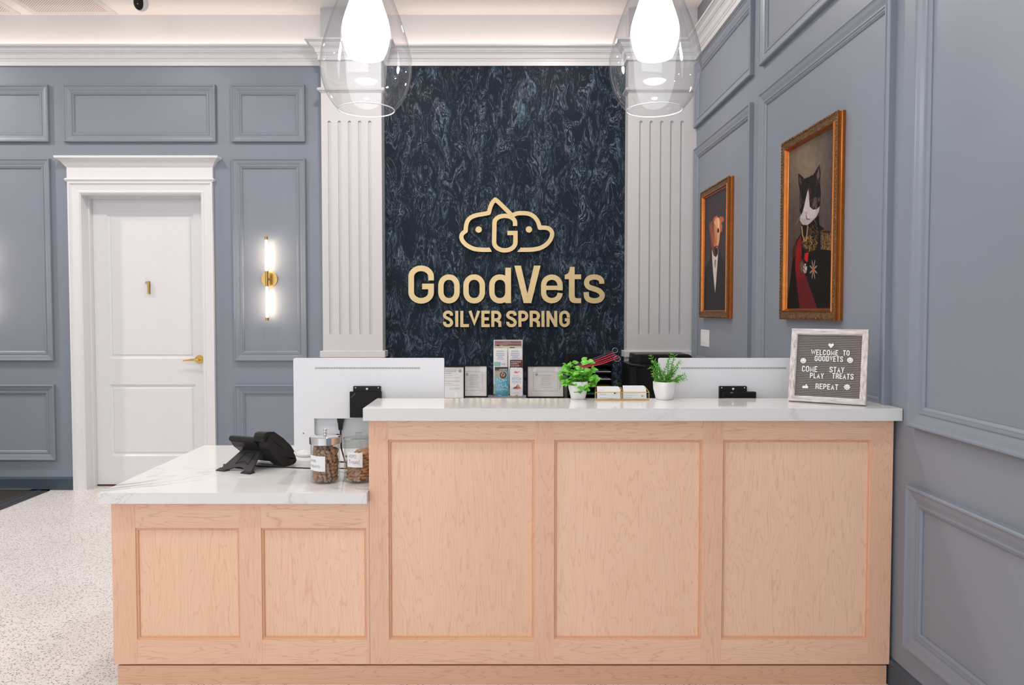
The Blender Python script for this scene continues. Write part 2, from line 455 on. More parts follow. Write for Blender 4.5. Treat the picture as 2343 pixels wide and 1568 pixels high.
def text(bm, s, box_, mp, h0=0.0, h1=0.0, off=0.0, fit='both', align='c'):
    """Text mesh fitted to (u0, u1, v0, v1) where v1 is the top. fit: both / height."""
    _fc.body = s; _fc.offset = off; _fc.resolution_u = 3; _fc.extrude = 0
    dg = bpy.context.evaluated_depsgraph_get(); dg.update()
    me = bpy.data.meshes.new_from_object(_fo.evaluated_get(dg))
    if not me.vertices: bpy.data.meshes.remove(me); return
    co = np.array([v.co[:2] for v in me.vertices]); lo, hi = co.min(0), co.max(0)
    u0, u1, v0, v1 = box_
    sy = (v1 - v0) / (hi[1] - lo[1]); sx = (u1 - u0) / (hi[0] - lo[0])
    uo = u0
    if fit == 'height':
        wd = (hi[0] - lo[0]) * abs(sy) * (1 if u1 > u0 else -1) * .9
        sx = wd / (hi[0] - lo[0])
        uo = u0 if align == 'l' else (u0 + u1 - wd) / 2
    T = [((x - lo[0]) * sx + uo, (y - lo[1]) * sy + v0) for x, y in co]
    a = [bm.verts.new(mp(u, v, h1)) for u, v in T]
    cnt = {}
    for p in me.polygons:
        vs = list(p.vertices)
        try: bm.faces.new([a[i] for i in vs])
        except ValueError: pass
        for i in range(len(vs)):
            e = (vs[i], vs[(i + 1) % len(vs)]); k = (min(e), max(e)); cnt.setdefault(k, []).append(e)
    if h0 != h1:
        b = [bm.verts.new(mp(u, v, h0)) for u, v in T]
        for k, es in cnt.items():
            if len(es) == 1:
                i, j = es[0]; bm.faces.new((a[j], a[i], b[i], b[j]))
    bpy.data.meshes.remove(me)
def plane_map(o, ux, vx, nx):
    o, ux, vx, nx = Vector(o), Vector(ux), Vector(vx), Vector(nx)
    return lambda u, v, h=0: o + ux * u + vx * v + nx * h
def vgrid(name, parent, mp, u0, u1, v0, v1, nu, nv, colfn, mat):
    """Grid mesh with one colour per face; colfn(U, V) -> rgb arrays in 0..255."""
    us = np.linspace(u0, u1, nu + 1); vs = np.linspace(v0, v1, nv + 1)
    verts = [mp(u, v, 0) for v in vs for u in us]
    faces = [(j * (nu + 1) + i, j * (nu + 1) + i + 1, (j + 1) * (nu + 1) + i + 1, (j + 1) * (nu + 1) + i) for j in range(nv) for i in range(nu)]
    org = sum(verts, Vector()) / len(verts); base = Vector(); q = parent
    while q is not None: base += q.location; q = q.parent
    me = bpy.data.meshes.new(name); me.from_pydata([v - org for v in verts], [], faces)
    U, V = np.meshgrid(us, vs)
    c = colfn(U, V).reshape(-1, 3) / 255.0
    lin = np.where(c <= .04045, c / 12.92, ((c + .055) / 1.055) ** 2.4)
    at = me.color_attributes.new('Col', 'FLOAT_COLOR', 'POINT')
    at.data.foreach_set('color', np.concatenate([lin, np.ones((len(lin), 1))], 1).astype(np.float32).ravel())
    o = link(name, me, parent, (mat,)); o.location = org - base
    return o
def inpoly(X, Y, pts):
    r = np.zeros(X.shape, bool); n = len(pts)
    for i in range(n):
        x1, y1 = pts[i]; x2, y2 = pts[(i + 1) % n]
        if y1 == y2: continue
        c = ((y1 > Y) != (y2 > Y)) & (X < (x2 - x1) * (Y - y1) / (y2 - y1) + x1)
        r ^= c
    return r
def vnoise(shape, sx, sy, seed):
    g = np.random.RandomState(seed).rand(int(shape[0] / sy) + 3, int(shape[1] / sx) + 3)
    y = np.arange(shape[0])[:, None] / sy; x = np.arange(shape[1])[None, :] / sx
    yi, xi = y.astype(int), x.astype(int); fy, fx = y - yi, x - xi
    return (g[yi, xi] * (1 - fx) + g[yi, xi + 1] * fx) * (1 - fy) + (g[yi + 1, xi] * (1 - fx) + g[yi + 1, xi + 1] * fx) * fy

# ------------------------------------------------------------------ room shell
YB, XR, ZC = 6.06, 1.487, 3.738          # back wall, right wall, ceiling
XL, YF = -6.0, -4.0
YP = 5.92                                # pilaster front
DX0, DX1, DZ = -3.317, -2.371, 2.338     # door opening
bm = B(); box(bm, XL, XR, YF, YB + .5, -.1, 0); struct(obj('floor', bm, 'terrazzo'))
bm = B(); box(bm, XL, XR + .12, YF, YB + .2, ZC, ZC + .1); struct(obj('ceiling', bm, 'ceiling_white'))
crown_z0 = 3.341; crown_z1 = atY(500, 100, YB - .10)[1]
bm = B()
box(bm, XL, DX0 - .021, YB, YB + .2, 0, crown_z0); box(bm, DX1 + .021, XR + .12, YB, YB + .2, 0, crown_z0)
box(bm, DX0 - .021, DX1 + .021, YB, YB + .2, DZ + .021, crown_z0)
struct(obj('wall_back', bm, 'blue_paint'))
bm = B(); box(bm, XL, XR + .12, YB, YB + .2, crown_z0, ZC); struct(obj('wall_upper', bm, 'cove_white'))
bm = B(); box(bm, XR, XR + .12, YF, YB, 0, ZC); struct(obj('wall_right', bm, 'blue_paint'))
bm = B(); box(bm, XL - .12, XL, YF, YB + .2, 0, ZC); struct(obj('wall_left', bm, 'outer_wall'))
# storefront wall behind the camera, with three windows
bm = B(); wins = [(-5.5, -3.7), (-3.3, -1.5), (-1.1, .7)]
xs = [XL] + [a for p in wins for a in p] + [XR]
for i in range(0, len(xs), 2): box(bm, xs[i], xs[i + 1], YF - .15, YF, 0, ZC)
for a, b in wins: box(bm, a, b, YF - .15, YF, 0, .5); box(bm, a, b, YF - .15, YF, 3.3, ZC)
struct(obj('wall_front', bm, 'outer_wall'))
for i, (a, b) in enumerate(wins):
    bm = B(); mp = lambda u, v, h: Vector((u, YF - .05 + h, v))
    rects(bm, (a, b, .5, 3.3), [(0, 0), (0, .04), (.06, .04), (.06, 0)], mp, close=True)
    for k in (1, 2): x = a + (b - a) * k / 3; box(bm, x - .02, x + .02, YF - .05, YF - .02, .5, 3.3)
    for k in (1, 2, 3): z = .5 + 2.8 * k / 4; box(bm, a, b, YF - .05, YF - .025, z - .02, z + .02)
    fr = struct(obj('window_%d' % (i + 1), bm, 'white_paint'))
    bm = B(); box(bm, a + .06, b - .06, YF - .04, YF - .036, .56, 3.24); obj('window_pane', bm, 'window_glass', fr)

# wallpapered centre
wx0, wx1 = atY(880, 300, YB)[0], atY(1437, 300, YP)[0]
bm = B(); box(bm, wx0, wx1, YB - .006, YB, .0, crown_z0); struct(obj('wall_centre', bm, 'wallpaper'))

# pilasters
def pilaster(n, x0, x1, flutes):
    bm = B(); zt, zb = 2.885, 1.245
    ys = YP
    fl = []
    for c in flutes:
        x = atY(c, 600, YP)[0]; fl.append((x - .0125, x + .0125))
    xs = [x0] + [a for f in fl for a in f] + [x1]
    box(bm, x0, x1, ys + .012, YB, 0, ZC)
    for i in range(0, len(xs), 2): box(bm, xs[i], xs[i + 1], ys, ys + .012, zb, zt)
    box(bm, x0, x1, ys, ys + .012, 0, zb); box(bm, x0, x1, ys, ys + .012, zt, ZC)
    for a, b in fl:      # half-round groove ends and a shaped groove bed
        mx = (a + b) / 2
        for z0, s in ((zt, -1), (zb, 1)):
            for k in range(6):
                t0, t1 = k / 6, (k + 1) / 6; hw = .0125 * math.sqrt(1 - (1 - (t0 + t1) / 2) ** 2)
                zz0, zz1 = sorted((z0 + s * t0 * .012, z0 + s * t1 * .012))
                box(bm, a, mx - hw, ys, ys + .012, zz0, zz1); box(bm, mx + hw, b, ys, ys + .012, zz0, zz1)
    o = struct(obj('pilaster_%s' % n, bm, 'pilaster_paint'))
    # astragal and band that wrap the three free faces
    def wrap(prof, nm):
        bb = B(); sweep(bb, [(min(x1, XR - .001), YB), (min(x1, XR - .001), YP), (x0, YP), (x0, YB)], [(a, b) for a, b in prof]) if x1 < XR else sweep(bb, [(XR, YP), (x0, YP), (x0, YB)], [(a, b) for a, b in prof]); return obj(nm, bb, 'pilaster_paint', o)
    z = atY(720, 206, YP)[1]
    wrap([(-.002, z - .02), (.004, z - .02), (.012, z - .012), (.022, z - .006), (.026, z + .004), (.022, z + .013), (.010, z + .018), (-.002, z + .018)], 'astragal')
    a, b = atY(800, 818, YP)[1], atY(800, 803, YP)[1]
    wrap([(-.002, a), (.016, a), (.020, a + .004), (.020, b - .004), (.016, b), (-.002, b)], 'band')
    return o
px0, px1 = atY(735, 300, YP)[0], atY(873, 300, YP)[0]
pilaster('left', px0, px1, [756, 779, 802, 825, 848])
qx0, qx1 = atY(1437, 300, YP)[0], XR
pilaster('right', qx0, qx1, [1465, 1488, 1512, 1535, 1558])
# crown moulding: back wall, round the pilasters, along the right wall
D = .10; hz = crown_z1 - crown_z0
cp = [(0, 0), (.018, 0), (.018, .24), (.024, .26), (.024, .33), (.030, .36), (.034, .40), (.040, .55), (.052, .64), (.060, .66), (.060, .70), (.066, .72), (.074, .82), (.090, .88), (.10, .90), (.10, 1.0), (.088, 1.0), (.05, .80), (0, .80)]
prof = [(-a, crown_z0 + b * hz) for a, b in cp]
path = [(XL, YB), (px0, YB), (px0, YP), (px1, YP), (px1, YB), (qx0, YB), (qx0, YP), (XR, YP), (XR, YF)]
prof_ = [(a, b) for a, b in prof]
bm = B(); sweep(bm, path, prof_); struct(obj('trim_1', bm, 'white_paint'))
# warm cove strips lying in the trough behind the crown lip
def strip(pts):
    bm = B(); sweep(bm, pts, [(-.020, crown_z0 + .80 * hz + .001), (-.045, crown_z0 + .80 * hz + .001), (-.045, crown_z0 + .80 * hz + .006), (-.020, crown_z0 + .80 * hz + .006)])
    return obj('cove_light_strip', bm, 'led_warm')
for pts, lb in (([(XL + .02, YB), (px0 - .03, YB)], 'warm cove light strip hidden above the crown over the white door'),
                ([(px1 + .03, YB), (qx0 - .03, YB)], 'warm cove light strip hidden above the crown over the dark wallpaper'),
                ([(XR, YP - .12), (XR, YF + .1)], 'warm cove light strip hidden above the crown over the framed portraits')):
    tag(strip(pts), lb, 'light', 'cove light strips')

# baseboards
bp_ = [(0, 0), (-.014, 0), (-.014, .088), (-.008, .100), (0, .105)]
bm = B(); sweep(bm, [(XL, YB), (-3.414, YB)], bp_); struct(obj('baseboard_left', bm, 'dark_base'))
bm = B(); sweep(bm, [(-2.276, YB), (px0, YB)], bp_); struct(obj('baseboard_back', bm, 'dark_base'))
bm = B(); sweep(bm, [(XR, 5.9), (XR, YF)], bp_); struct(obj('baseboard_right', bm, 'dark_base'))

# wall panel mouldings
MW = .078
mprof = [(a, b * 1.12) for a, b in [(0, 0), (0, .022), (.004, .026), (.010, .026), (.013, .022), (.018, .020), (.034, .017), (.048, .012), (.054, .011), (.055, .014), (.062, .014), (.064, .010), (.070, .010), (MW, .004), (MW, 0)]]
mpB = lambda u, v, h: Vector((u, YB - h, v))
mpR = lambda u, v, h: Vector((XR - h, u, v))
R1, R2, R3 = (2.750, 3.194), (1.032, 2.622), (.240, .842)
k = 2
def mould(mp, u0, u1, v0, v1):
    global k
    bm = B(); rects(bm, (u0, u1, v0, v1), mprof, mp, close=True); struct(obj('trim_%d' % k, bm, 'blue_paint')); k += 1
for u0, u1, rows in ((-4.95, -3.552, (R1, R2, R3)), (-3.434, -2.245, (R1,)), (-2.123, -1.546, (R1, R2, R3))):
    for r in rows: mould(mpB, u0, u1, *r)
for u0, u1 in ((4.575, 5.905), (2.925, 4.415), (1.27, 2.752)):
    for r in ((2.822, 3.30), (1.012, 2.662), (.205, .800)): mould(mpR, u0, u1, *r)

# ------------------------------------------------------------------ door with casing
door = bpy.data.objects.new('door_1', None); COL.objects.link(door); door.location = ((DX0 + DX1) / 2, YB, 0); struct(door)
DY = YB + .137
bm = B()   # jamb lining of the recess
box(bm, DX0 - .02, DX0, YB, DY + .05, 0, DZ); box(bm, DX1, DX1 + .02, YB, DY + .05, 0, DZ); box(bm, DX0 - .02, DX1 + .02, YB, DY + .05, DZ, DZ + .02)
box(bm, DX0 - .001, DX0 + .012, DY - .045, DY - .003, 0, DZ - .012); box(bm, DX1 - .012, DX1 + .001, DY - .045, DY - .003, 0, DZ - .012); box(bm, DX0 - .001, DX1 + .001, DY - .045, DY - .003, DZ - .012, DZ + .001)
obj('jamb', bm, 'door_white', door)
ox0, ox1, oz = -3.412, -2.277, 2.440
bm = B()
cprof = [(0, 0), (0, .030), (.012, .030), (.016, .024), (.024, .020), (.030, .018), (.062, .014), (.070, .014), (.074, .018), (.084, .018), (.088, .014), (.095, .010), (.095, 0)]
rings = []
for i, h in cprof:
    rings.append([bm.verts.new(Vector(p)) for p in ((ox0 + i, YB - h, 0), (ox0 + i, YB - h, oz - i), (ox1 - i, YB - h, oz - i), (ox1 - i, YB - h, 0))])
for a, b in zip(rings, rings[1:]):
    for j in range(3): bm.faces.new((a[j], a[j + 1], b[j + 1], b[j]))
obj('casing', bm, 'door_white', door)
bm = B()  # entablature: bead, frieze, crown
hp = [(-.0, oz), (.028, oz), (.034, oz + .008), (.040, oz + .016), (.034, oz + .026), (.024, oz + .030), (.024, oz + .110), (.030, oz + .118), (.036, oz + .126), (.052, oz + .150), (.066, oz + .164), (.078, oz + .170), (.088, oz + .176), (.088, oz + .192), (0, oz + .192)]
sweep(bm, [(ox0 + .02, YB), (ox0 + .02, YB - .001), (ox1 - .02, YB - .001), (ox1 - .02, YB)], [(-a, b) for a, b in hp])
obj('door_crown', bm, 'door_white', door)
# leaf with two recessed panels
lx0, lx1, lz0, lz1 = DX0 + .004, DX1 - .004, .012, DZ - .004
leafm = lambda u, v, h: Vector((u, DY - h, v))
ppx0, ppx1 = atY(247, 700, DY)[0], atY(434, 700, DY)[0] + .0
ptz, pm1, pm2, pb = atY(250, 491, DY)[1], atY(250, 821, DY)[1], atY(250, 880, DY)[1], atY(250, 1044, DY)[1]
ppx1 = lx1 - (ppx0 - lx0)
bm = B()
for a, b, c, d in ((lx0, ppx0, lz0, lz1), (ppx1, lx1, lz0, lz1), (ppx0, ppx1, ptz, lz1), (ppx0, ppx1, pm2, pm1), (ppx0, ppx1, lz0, pb)):
    box(bm, a, b, DY, DY + .04, c, d)
for c, d in ((pm1, ptz), (pb, pm2)):
    rects(bm, (ppx0, ppx1, c, d), [(0, 0), (.012, -.010), (.022, -.012), (.034, -.006), (.042, -.006)], leafm, cap=True)
lf = obj('door_leaf', bm, 'door_white', door)
# lever handle
hx, hzz = atY(453, 823, DY - .03)
bm = B(); n = 28
def ring_xz(bm, cx, cz, y0, y1, r0, r1, seg=28):
    a = [bm.verts.new((cx + r0 * math.cos(2 * math.pi * i / seg), y0, cz + r0 * math.sin(2 * math.pi * i / seg))) for i in range(seg)]
    b = [bm.verts.new((cx + r1 * math.cos(2 * math.pi * i / seg), y1, cz + r1 * math.sin(2 * math.pi * i / seg))) for i in range(seg)]
    for i in range(seg): bm.faces.new((a[i], a[(i + 1) % seg], b[(i + 1) % seg], b[i]))
    bm.faces.new(a[::-1]); bm.faces.new(b)
ring_xz(bm, hx, hzz, DY, DY - .010, .036, .033); ring_xz(bm, hx, hzz, DY - .010, DY - .05, .013, .012)
tube(bm, [(hx + .01, DY - .052, hzz), (hx - .02, DY - .054, hzz), (hx - .06, DY - .053, hzz - .002), (hx - .115, DY - .048, hzz - .006)], [.011, .010, .008, .006], 12)
obj('door_handle', bm, 'polished_gold', door, smooth=True).data.set_sharp_from_angle(angle=.7)
# raised numeral 1
bm = B(); x0, z1 = atY(334, 644, DY); x1_, z0 = atY(345, 673, DY)
nm = lambda u, v, h: Vector((u, DY - h, v))
poly_prism(bm, [(x0, z1 - .012), (x0 + .004, z1), (x1_ - .003, z1), (x1_ - .003, z0), (x1_ - .019, z0), (x1_ - .019, z1 - .018), (x0, z1 - .018)], nm, .004, .016, 0, 1)
obj('door_number', bm, ['polished_gold', 'sign_edge'], door)
bm = B(); box(bm, DX0, DX1, DY - .01, DY + .05, 0, .006); obj('threshold', bm, 'print_brown', door)

# ------------------------------------------------------------------ reception desk
YC = 2.87
desk = thing('reception_desk', (0, YC, 0), 'light maple two-level reception desk with recessed front panels', 'desk')
def dx(px): return atY(px, 1200, YC)[0]
def dz(py): return atY(1150, py, YC)[1]
zt_hi, zt_lo, zk = 1.0209, .7095, .0815
def board(name, x0, x1, z0, z1, mat, y0=YC, y1=YC + .022):
    bm = B(); box(bm, x0, x1, y0, y1, z0, z1); return obj(name, bm, mat, desk, bevel=.0008, seg=1)
# upright stiles (px left, px right, top)
L0 = dx(256); R0_ = 1.4746
up_st = [(dx(845), dx(889)), (dx(1223), dx(1268)), (dx(1606), dx(1653)), (dx(1991), R0_)]
lo_st = [(L0 - .002, dx(309)), (dx(547), dx(597)), (dx(838), dx(845) - .001)]
z_brail, z_hi, z_lo = dz(1464), dz(1007), dz(1209)
for a, b in up_st: board('stile', a, b, zk, zt_hi, 'maple_stile')
for a, b in lo_st: board('stile', a, b, zk, zt_lo, 'maple_stile')
def bay(x0, x1, ztop, zrail):
    board('rail', x0, x1, zk, z_brail, 'maple_rail', YC + .0006); board('rail', x0, x1, zrail, ztop, 'maple_rail', YC + .0006)
    mp = lambda u, v, h: Vector((u, YC + .022 + h, v))
    bm = B(); rects(bm, (x0, x1, z_brail, zrail), [(0, -.021), (.0015, -.018), (.005, -.0165), (.008, -.017), (.010, -.012), (.010, -.006)], mp)
    obj('bead', bm, 'maple_bead', desk)
    bm = B(); box(bm, x0 + .010, x1 - .010, YC + .011, YC + .022, z_brail + .010, zrail - .010); obj('panel', bm, 'maple_panel', desk)
for (a, b), (c, d) in zip(up_st, up_st[1:]): bay(b, c, zt_hi, z_hi)
bay(lo_st[0][1], lo_st[1][0], zt_lo, z_lo); bay(lo_st[1][1], lo_st[2][0], zt_lo, z_lo)
bm = B(); box(bm, L0, R0_, YC + .0222, 3.72, zk, zt_lo - .0008); obj('lower_carcass', bm, 'maple_stile', desk)
bm = B(); box(bm, up_st[0][0], R0_, YC + .022, 3.13, zt_lo, zt_hi); obj('upper_carcass', bm, 'maple_stile', desk)
bm = B(); box(bm, L0 + .01, R0_ - .008, YC + .004, YC + .03, 0.0, zk - .0075); obj('toe_kick', bm, 'maple_kick', desk, bevel=.0015, seg=1)
bm = B(); box(bm, L0 + .02, R0_ - .015, YC + .03, 3.7, 0, zk); obj('plinth', bm, 'black_matte', desk)
# quartz tops
YS = 2.826
bm = B(); box(bm, -.5185, 1.484, YS, 3.158, zt_hi, 1.067)
o = obj('raised_worktop', bm, 'quartz', bevel=.0022); tag(o, 'white veined quartz slab on the raised part of the reception desk', 'worktop')
bm = B(); xl0, xl1 = -1.5065, up_st[0][0] - .0012
box(bm, xl0, xl1, YS, 3.835, zt_lo + .0006, .7506); box(bm, xl1, 1.482, 3.1325, 3.835, zt_lo + .0006, .7506)
o = obj('lower_worktop', bm, 'quartz'); tag(o, 'white veined quartz slab on the low part of the reception desk', 'worktop')

# ------------------------------------------------------------------ back counter under the sign
bc = thing('back_counter', (.28, 5.7, 0), 'low white counter against the dark wallpaper holding frames and printer', 'counter')
bm = B(); box(bm, -.905, XR - .04, 5.40, 5.915, .725, .760); box(bm, px1 + .005, qx0 - .005, 5.915, 6.05, .725, .760); obj('counter_top', bm, 'quartz', bc)
bm = B(); box(bm, -.885, XR - .05, 5.43, 5.90, 0, .725); obj('cabinet_body', bm, 'white_paint', bc)

# ------------------------------------------------------------------ wall sign
sign = thing('wall_sign', (atY(1160, 700, YB)[0], YB - .006, 1.2), 'gold raised lettering reading GoodVets Silver Spring below a pet outline emblem', 'sign')
YL = YB - .045
def sg(zx, zy, h):       # crop measurements -> sign plane
    x, z = atY(880 + zx * .28056, 420 + zy * .28056, YL); return Vector((x, YL + h, z))
def sobj(name, bm, label=None):
    for f in bm.faces: pass
    o = obj(name, bm, ['sign_gold', 'sign_edge'], sign)
    for p in o.data.polygons:
        if abs(p.normal.y) < .6: p.material_index = 1
    if label: o['label'] = label
    return o
T0, T1 = 0.0, .030
def arc(cx, cy, rx, ry, a0, a1, n=8):
    return [(cx + rx * math.cos(math.radians(a0 + (a1 - a0) * i / n)), cy + ry * math.sin(math.radians(a0 + (a1 - a0) * i / n))) for i in range(n + 1)]
def rr(x0, x1, y0, y1, r, ry=None):
    ry = ry or r
    return arc(x1 - r, y1 - ry, r, ry, 0, 90) + arc(x0 + r, y1 - ry, r, ry, 90, 180) + arc(x0 + r, y0 + ry, r, ry, 180, 270) + arc(x1 - r, y0 + ry, r, ry, 270, 360)
# emblem: cat half, G, dog half
def cornered(bm, pts, corners, w, h0):
    idx = [0] + list(corners) + [len(pts) - 1]
    for n_, (a, b) in enumerate(zip(idx, idx[1:])):
        ribbon(bm, smooth_pts(pts[a:b + 1], k=5), w, sg, h0 - .0002 * (n_ % 2), T1, capdir=((1, 1.9) if (a == 0 and h0 == T0) else None, (1, -1.4) if (b == len(pts) - 1 and h0 != T0) else None))
    for c in corners: disc(bm, pts[c][0], pts[c][1], w / 2, sg, h0 - .0004, T1)
bm = B(); cornered(bm, [(866, 540), (800, 541), (730, 533), (672, 505), (636, 468), (626, 435), (634, 410), (661, 388), (664, 350), (675, 310), (700, 280), (745, 260), (800, 250), (850, 240), (860, 200), (877, 160), (902, 131), (935, 158), (1034, 256)], (7, 13, 16), 35, T0); sobj('cat_outline', bm)
bm = B(); cornered(bm, [(1040, 262), (1075, 246), (1115, 242), (1170, 246), (1215, 268), (1248, 308), (1266, 361), (1310, 361), (1345, 372), (1366, 405), (1356, 450), (1325, 492), (1275, 524), (1215, 538), (1150, 541), (1094, 541)], (6,), 35, T0 - .0006); sobj('dog_outline', bm)
gp = [(1064, 347), (1064, 320)] + arc(980, 320, 84, 56, 0, -180, 14)[1:] + arc(980, 480, 87, 66, 180, 0, 14) + [(1067, 404), (1001, 404)]
bm = B(); ribbon(bm, gp, 36, sg, T0 - .0014, T1); sobj('emblem_letter', bm)
for ex, ey in ((767, 376), (1177, 375)):
    bm = B(); disc(bm, ex, ey, 26, sg, T0, T1); sobj('emblem_eye', bm)
# GoodVets
def letter(*strokes):
    bm = B()
    for s in strokes:
        if s[0] == 'p': poly_prism(bm, s[1], sg, T0 - .0006, T1 + .0004)
        else: ribbon(bm, s[1], s[2], sg, T0, T1, closed=(s[0] == 'c'))
    sobj('letter', bm)
letter(('o', [(379, 791), (379, 760)] + arc(298, 760, 81, 68, 0, -180, 14)[1:] + arc(298, 889, 81, 68, 180, 0, 14) + [(379, 840), (306, 840)], 46))
letter(('c', rr(459, 590, 764, 956, 62, 70), 44)); letter(('c', rr(664, 797, 764, 956, 62, 70), 44))
letter(('c', rr(875, 1006, 764, 956, 61, 68), 44), ('p', [(984, 687), (1031, 687), (1031, 976), (984, 976)]))
letter(('p', [(1058, 670), (1112, 670), (1165, 900), (1218, 670), (1272, 670), (1196, 976), (1134, 976)]))
letter(('o', [(1431, 893)] + arc(1364, 893, 67, 63, 0, 180, 12)[1:] + arc(1364, 830, 67, 66, 180, 360, 12) + [(1431, 872)], 43), ('p', [(1300, 834), (1440, 834), (1440, 869), (1300, 869)]))
letter(('p', [(1513, 680), (1550, 680), (1550, 742), (1603, 742), (1603, 781), (1550, 781), (1550, 915), (1554, 930), (1566, 936), (1603, 936), (1603, 976), (1560, 977), (1530, 972), (1510, 955), (1503, 925), (1503, 781), (1469, 781), (1469, 745), (1490, 738), (1504, 722)]))
letter(('o', smooth_pts([(1771, 818), (1769, 795), (1750, 772), (1710, 763), (1670, 772), (1650, 796), (1650, 824), (1668, 846), (1708, 860), (1748, 876), (1772, 902), (1772, 926), (1752, 949), (1710, 957), (1668, 948), (1648, 925), (1644, 886)], k=4), 43))
def caps(ch, x0, x1, y0, y1, w):
    '''Centre lines of a grotesque capital in a box (y0 top, y1 bottom), stroke w.'''
    a, b, c, d, m = x0 + w / 2, x1 - w / 2, y0 + w / 2 * .86, y1 - w / 2 * .86, (y0 + y1) / 2
    rx = (b - a) / 2; cx = (a + b) / 2; ry = min(rx * 1.05, (d - c) / 3)
    if ch == 'I': return [[((x0 + x1) / 2, y0), ((x0 + x1) / 2, y1)]]
    if ch == 'L': return [[(a, y0), (a, d), (x1, d)]]
    if ch == 'T': return [[(x0, c), (x1, c)], [(cx, c), (cx, y1)]]
    if ch == 'E': return [[(x1, c), (a, c), (a, d), (x1, d)], [(a, m), (x1 - (x1 - x0) * .10, m)]]
    if ch == 'V': return [[(a - w * .1, y0), (cx, y1 - w * 1.25), (b + w * .1, y0)]]
    if ch == 'A': return [[(a - w * .1, y1), (cx, y0 + w * 1.2), (b + w * .1, y1)], [(a + rx * .4, m + (d - m) * .4), (b - rx * .4, m + (d - m) * .4)]]
    if ch == 'W': q = (x1 - x0) / 4; return [[(a - w * .2, y0), (x0 + q * 1.05, y1 - w * 1.1), (cx, y0 + w * 1.3), (x1 - q * 1.05, y1 - w * 1.1), (b + w * .2, y0)]]
    if ch == 'M': return [[(a, y1), (a, y0 + w * .4), (cx, y1 - w * 1.2), (b, y0 + w * .4), (b, y1)]]
    if ch == 'N': return [[(a, y1), (a, y0)], [(a, y0 + w * .3), (b, y1 - w * .3)], [(b, y1), (b, y0)]]
    if ch == 'Y': return [[(a - w * .1, y0), (cx, m + (y1 - y0) * .08), (b + w * .1, y0)], [(cx, m), (cx, y1)]]
    if ch == 'O': return [('c', arc(cx, d - ry, rx, ry, 0, 180, 10) + arc(cx, c + ry, rx, ry, 180, 360, 10))]
    if ch == 'D': return [('c', [(a, d), (a, c)] + arc(b - rx * 1.1, c + ry, rx * 1.1, ry, 270, 360, 6) + arc(b - rx * 1.1, d - ry, rx * 1.1, ry, 0, 90, 6))]
    if ch in 'PR':
        q = m + (y1 - y0) * .06; h = (q - c) / 2
        o = [[(a, y1), (a, y0)], [(a, c)] + arc(b - h * .95, c + h, h * .95, h, 270, 450, 10) + [(a, q)]]
        if ch == 'R': o.append([(cx + w * .1, q), (b, q + w * .9), (b + w * .02, y1)])
        return o
    if ch == 'C': return [[(b, c + ry * 1.25), (b, c + ry)] + arc(cx, c + ry, rx, ry, 360, 180, 12)[1:] + arc(cx, d - ry, rx, ry, 180, 0, 12) + [(b, d - ry * 1.25)]]
    if ch == 'G': return [[(b, c + ry * 1.4), (b, c + ry)] + arc(cx, c + ry, rx, ry, 360, 180, 12)[1:] + arc(cx, d - ry, rx, ry, 180, 0, 12) + [(b, m + w * .3), (cx + w * .1, m + w * .3)]]
    if ch == 'S':
        k_ = (d - c)
        return [smooth_pts([(b, c + k_ * .26), (b - rx * .06, c + k_ * .12), (cx + rx * .5, c + k_ * .015), (cx, c), (a + rx * .4, c + k_ * .03), (a, c + k_ * .16), (a + rx * .02, c + k_ * .30), (a + rx * .45, c + k_ * .41), (cx, c + k_ * .48), (b - rx * .4, c + k_ * .57), (b, c + k_ * .72), (b - rx * .02, c + k_ * .85), (b - rx * .4, c + k_ * .975), (cx, d), (a + rx * .42, d - k_ * .02), (a, d - k_ * .15), (a, d - k_ * .28)], k=3)]
    return []
def caps_bm(bm, ch, x0, x1, y0, y1, w, mp, h0, h1):
    for n_, st_ in enumerate(caps(ch, x0, x1, y0, y1, w)):
        e_ = (h1 - h0) * .02 * n_
        if isinstance(st_, tuple): ribbon(bm, st_[1], w, mp, h0 - e_, h1, closed=True)
        else: ribbon(bm, st_, w, mp, h0 - e_, h1)
for ch, a, b in (('S', 477, 558), ('I', 576, 601), ('L', 617, 688), ('V', 686, 778), ('E', 789, 857), ('R', 870, 952), ('S', 993, 1077), ('P', 1091, 1172), ('R', 1183, 1267), ('I', 1279, 1304), ('N', 1320, 1408), ('G', 1424, 1511)):
    bm = B(); caps_bm(bm, ch, a, b, 1039, 1170, 25, sg, T0, T1); sobj('letter', bm)

# ------------------------------------------------------------------ sconces
def sconce(cx, cz, label):
    t = thing('wall_sconce', (cx, YB, cz), label, 'wall lamp', 'twin tube wall lamps')
    bm = B(); ring_xz(bm, cx, cz, YB, YB - .012, .063, .063, 40); obj('back_plate', bm, 'brass', t)
    ty = YB - .075
    bm = B(); tube(bm, [(cx, YB - .01, cz), (cx, ty, cz)], .010, 14); tube(bm, [(cx, ty, cz - .062), (cx, ty, cz + .062)], .0125, 16)
    obj('tube_holder', bm, 'brass', t, smooth=True).data.set_sharp_from_angle(angle=.7)
    for s in (1, -1):
        bm = B(); tube(bm, [(cx, ty, cz + s * .302), (cx, ty, cz + s * .328)], .0125, 16)
        obj('end_cap', bm, 'brass', t, smooth=True).data.set_sharp_from_angle(angle=.7)
    for s in (1, -1):
        bm = B(); tube(bm, [(cx, ty, cz + s * .062), (cx, ty, cz + s * .302)], .0085, 16); obj('light_tube', bm, 'sconce_glow', t, smooth=True)
sx, sz = atY(617, 639, YB)
sconce(sx, sz, 'brass wall lamp with two glowing tubes beside the white door')
sconce(-4.115, sz, 'brass wall lamp with two glowing tubes at the far end past the door')

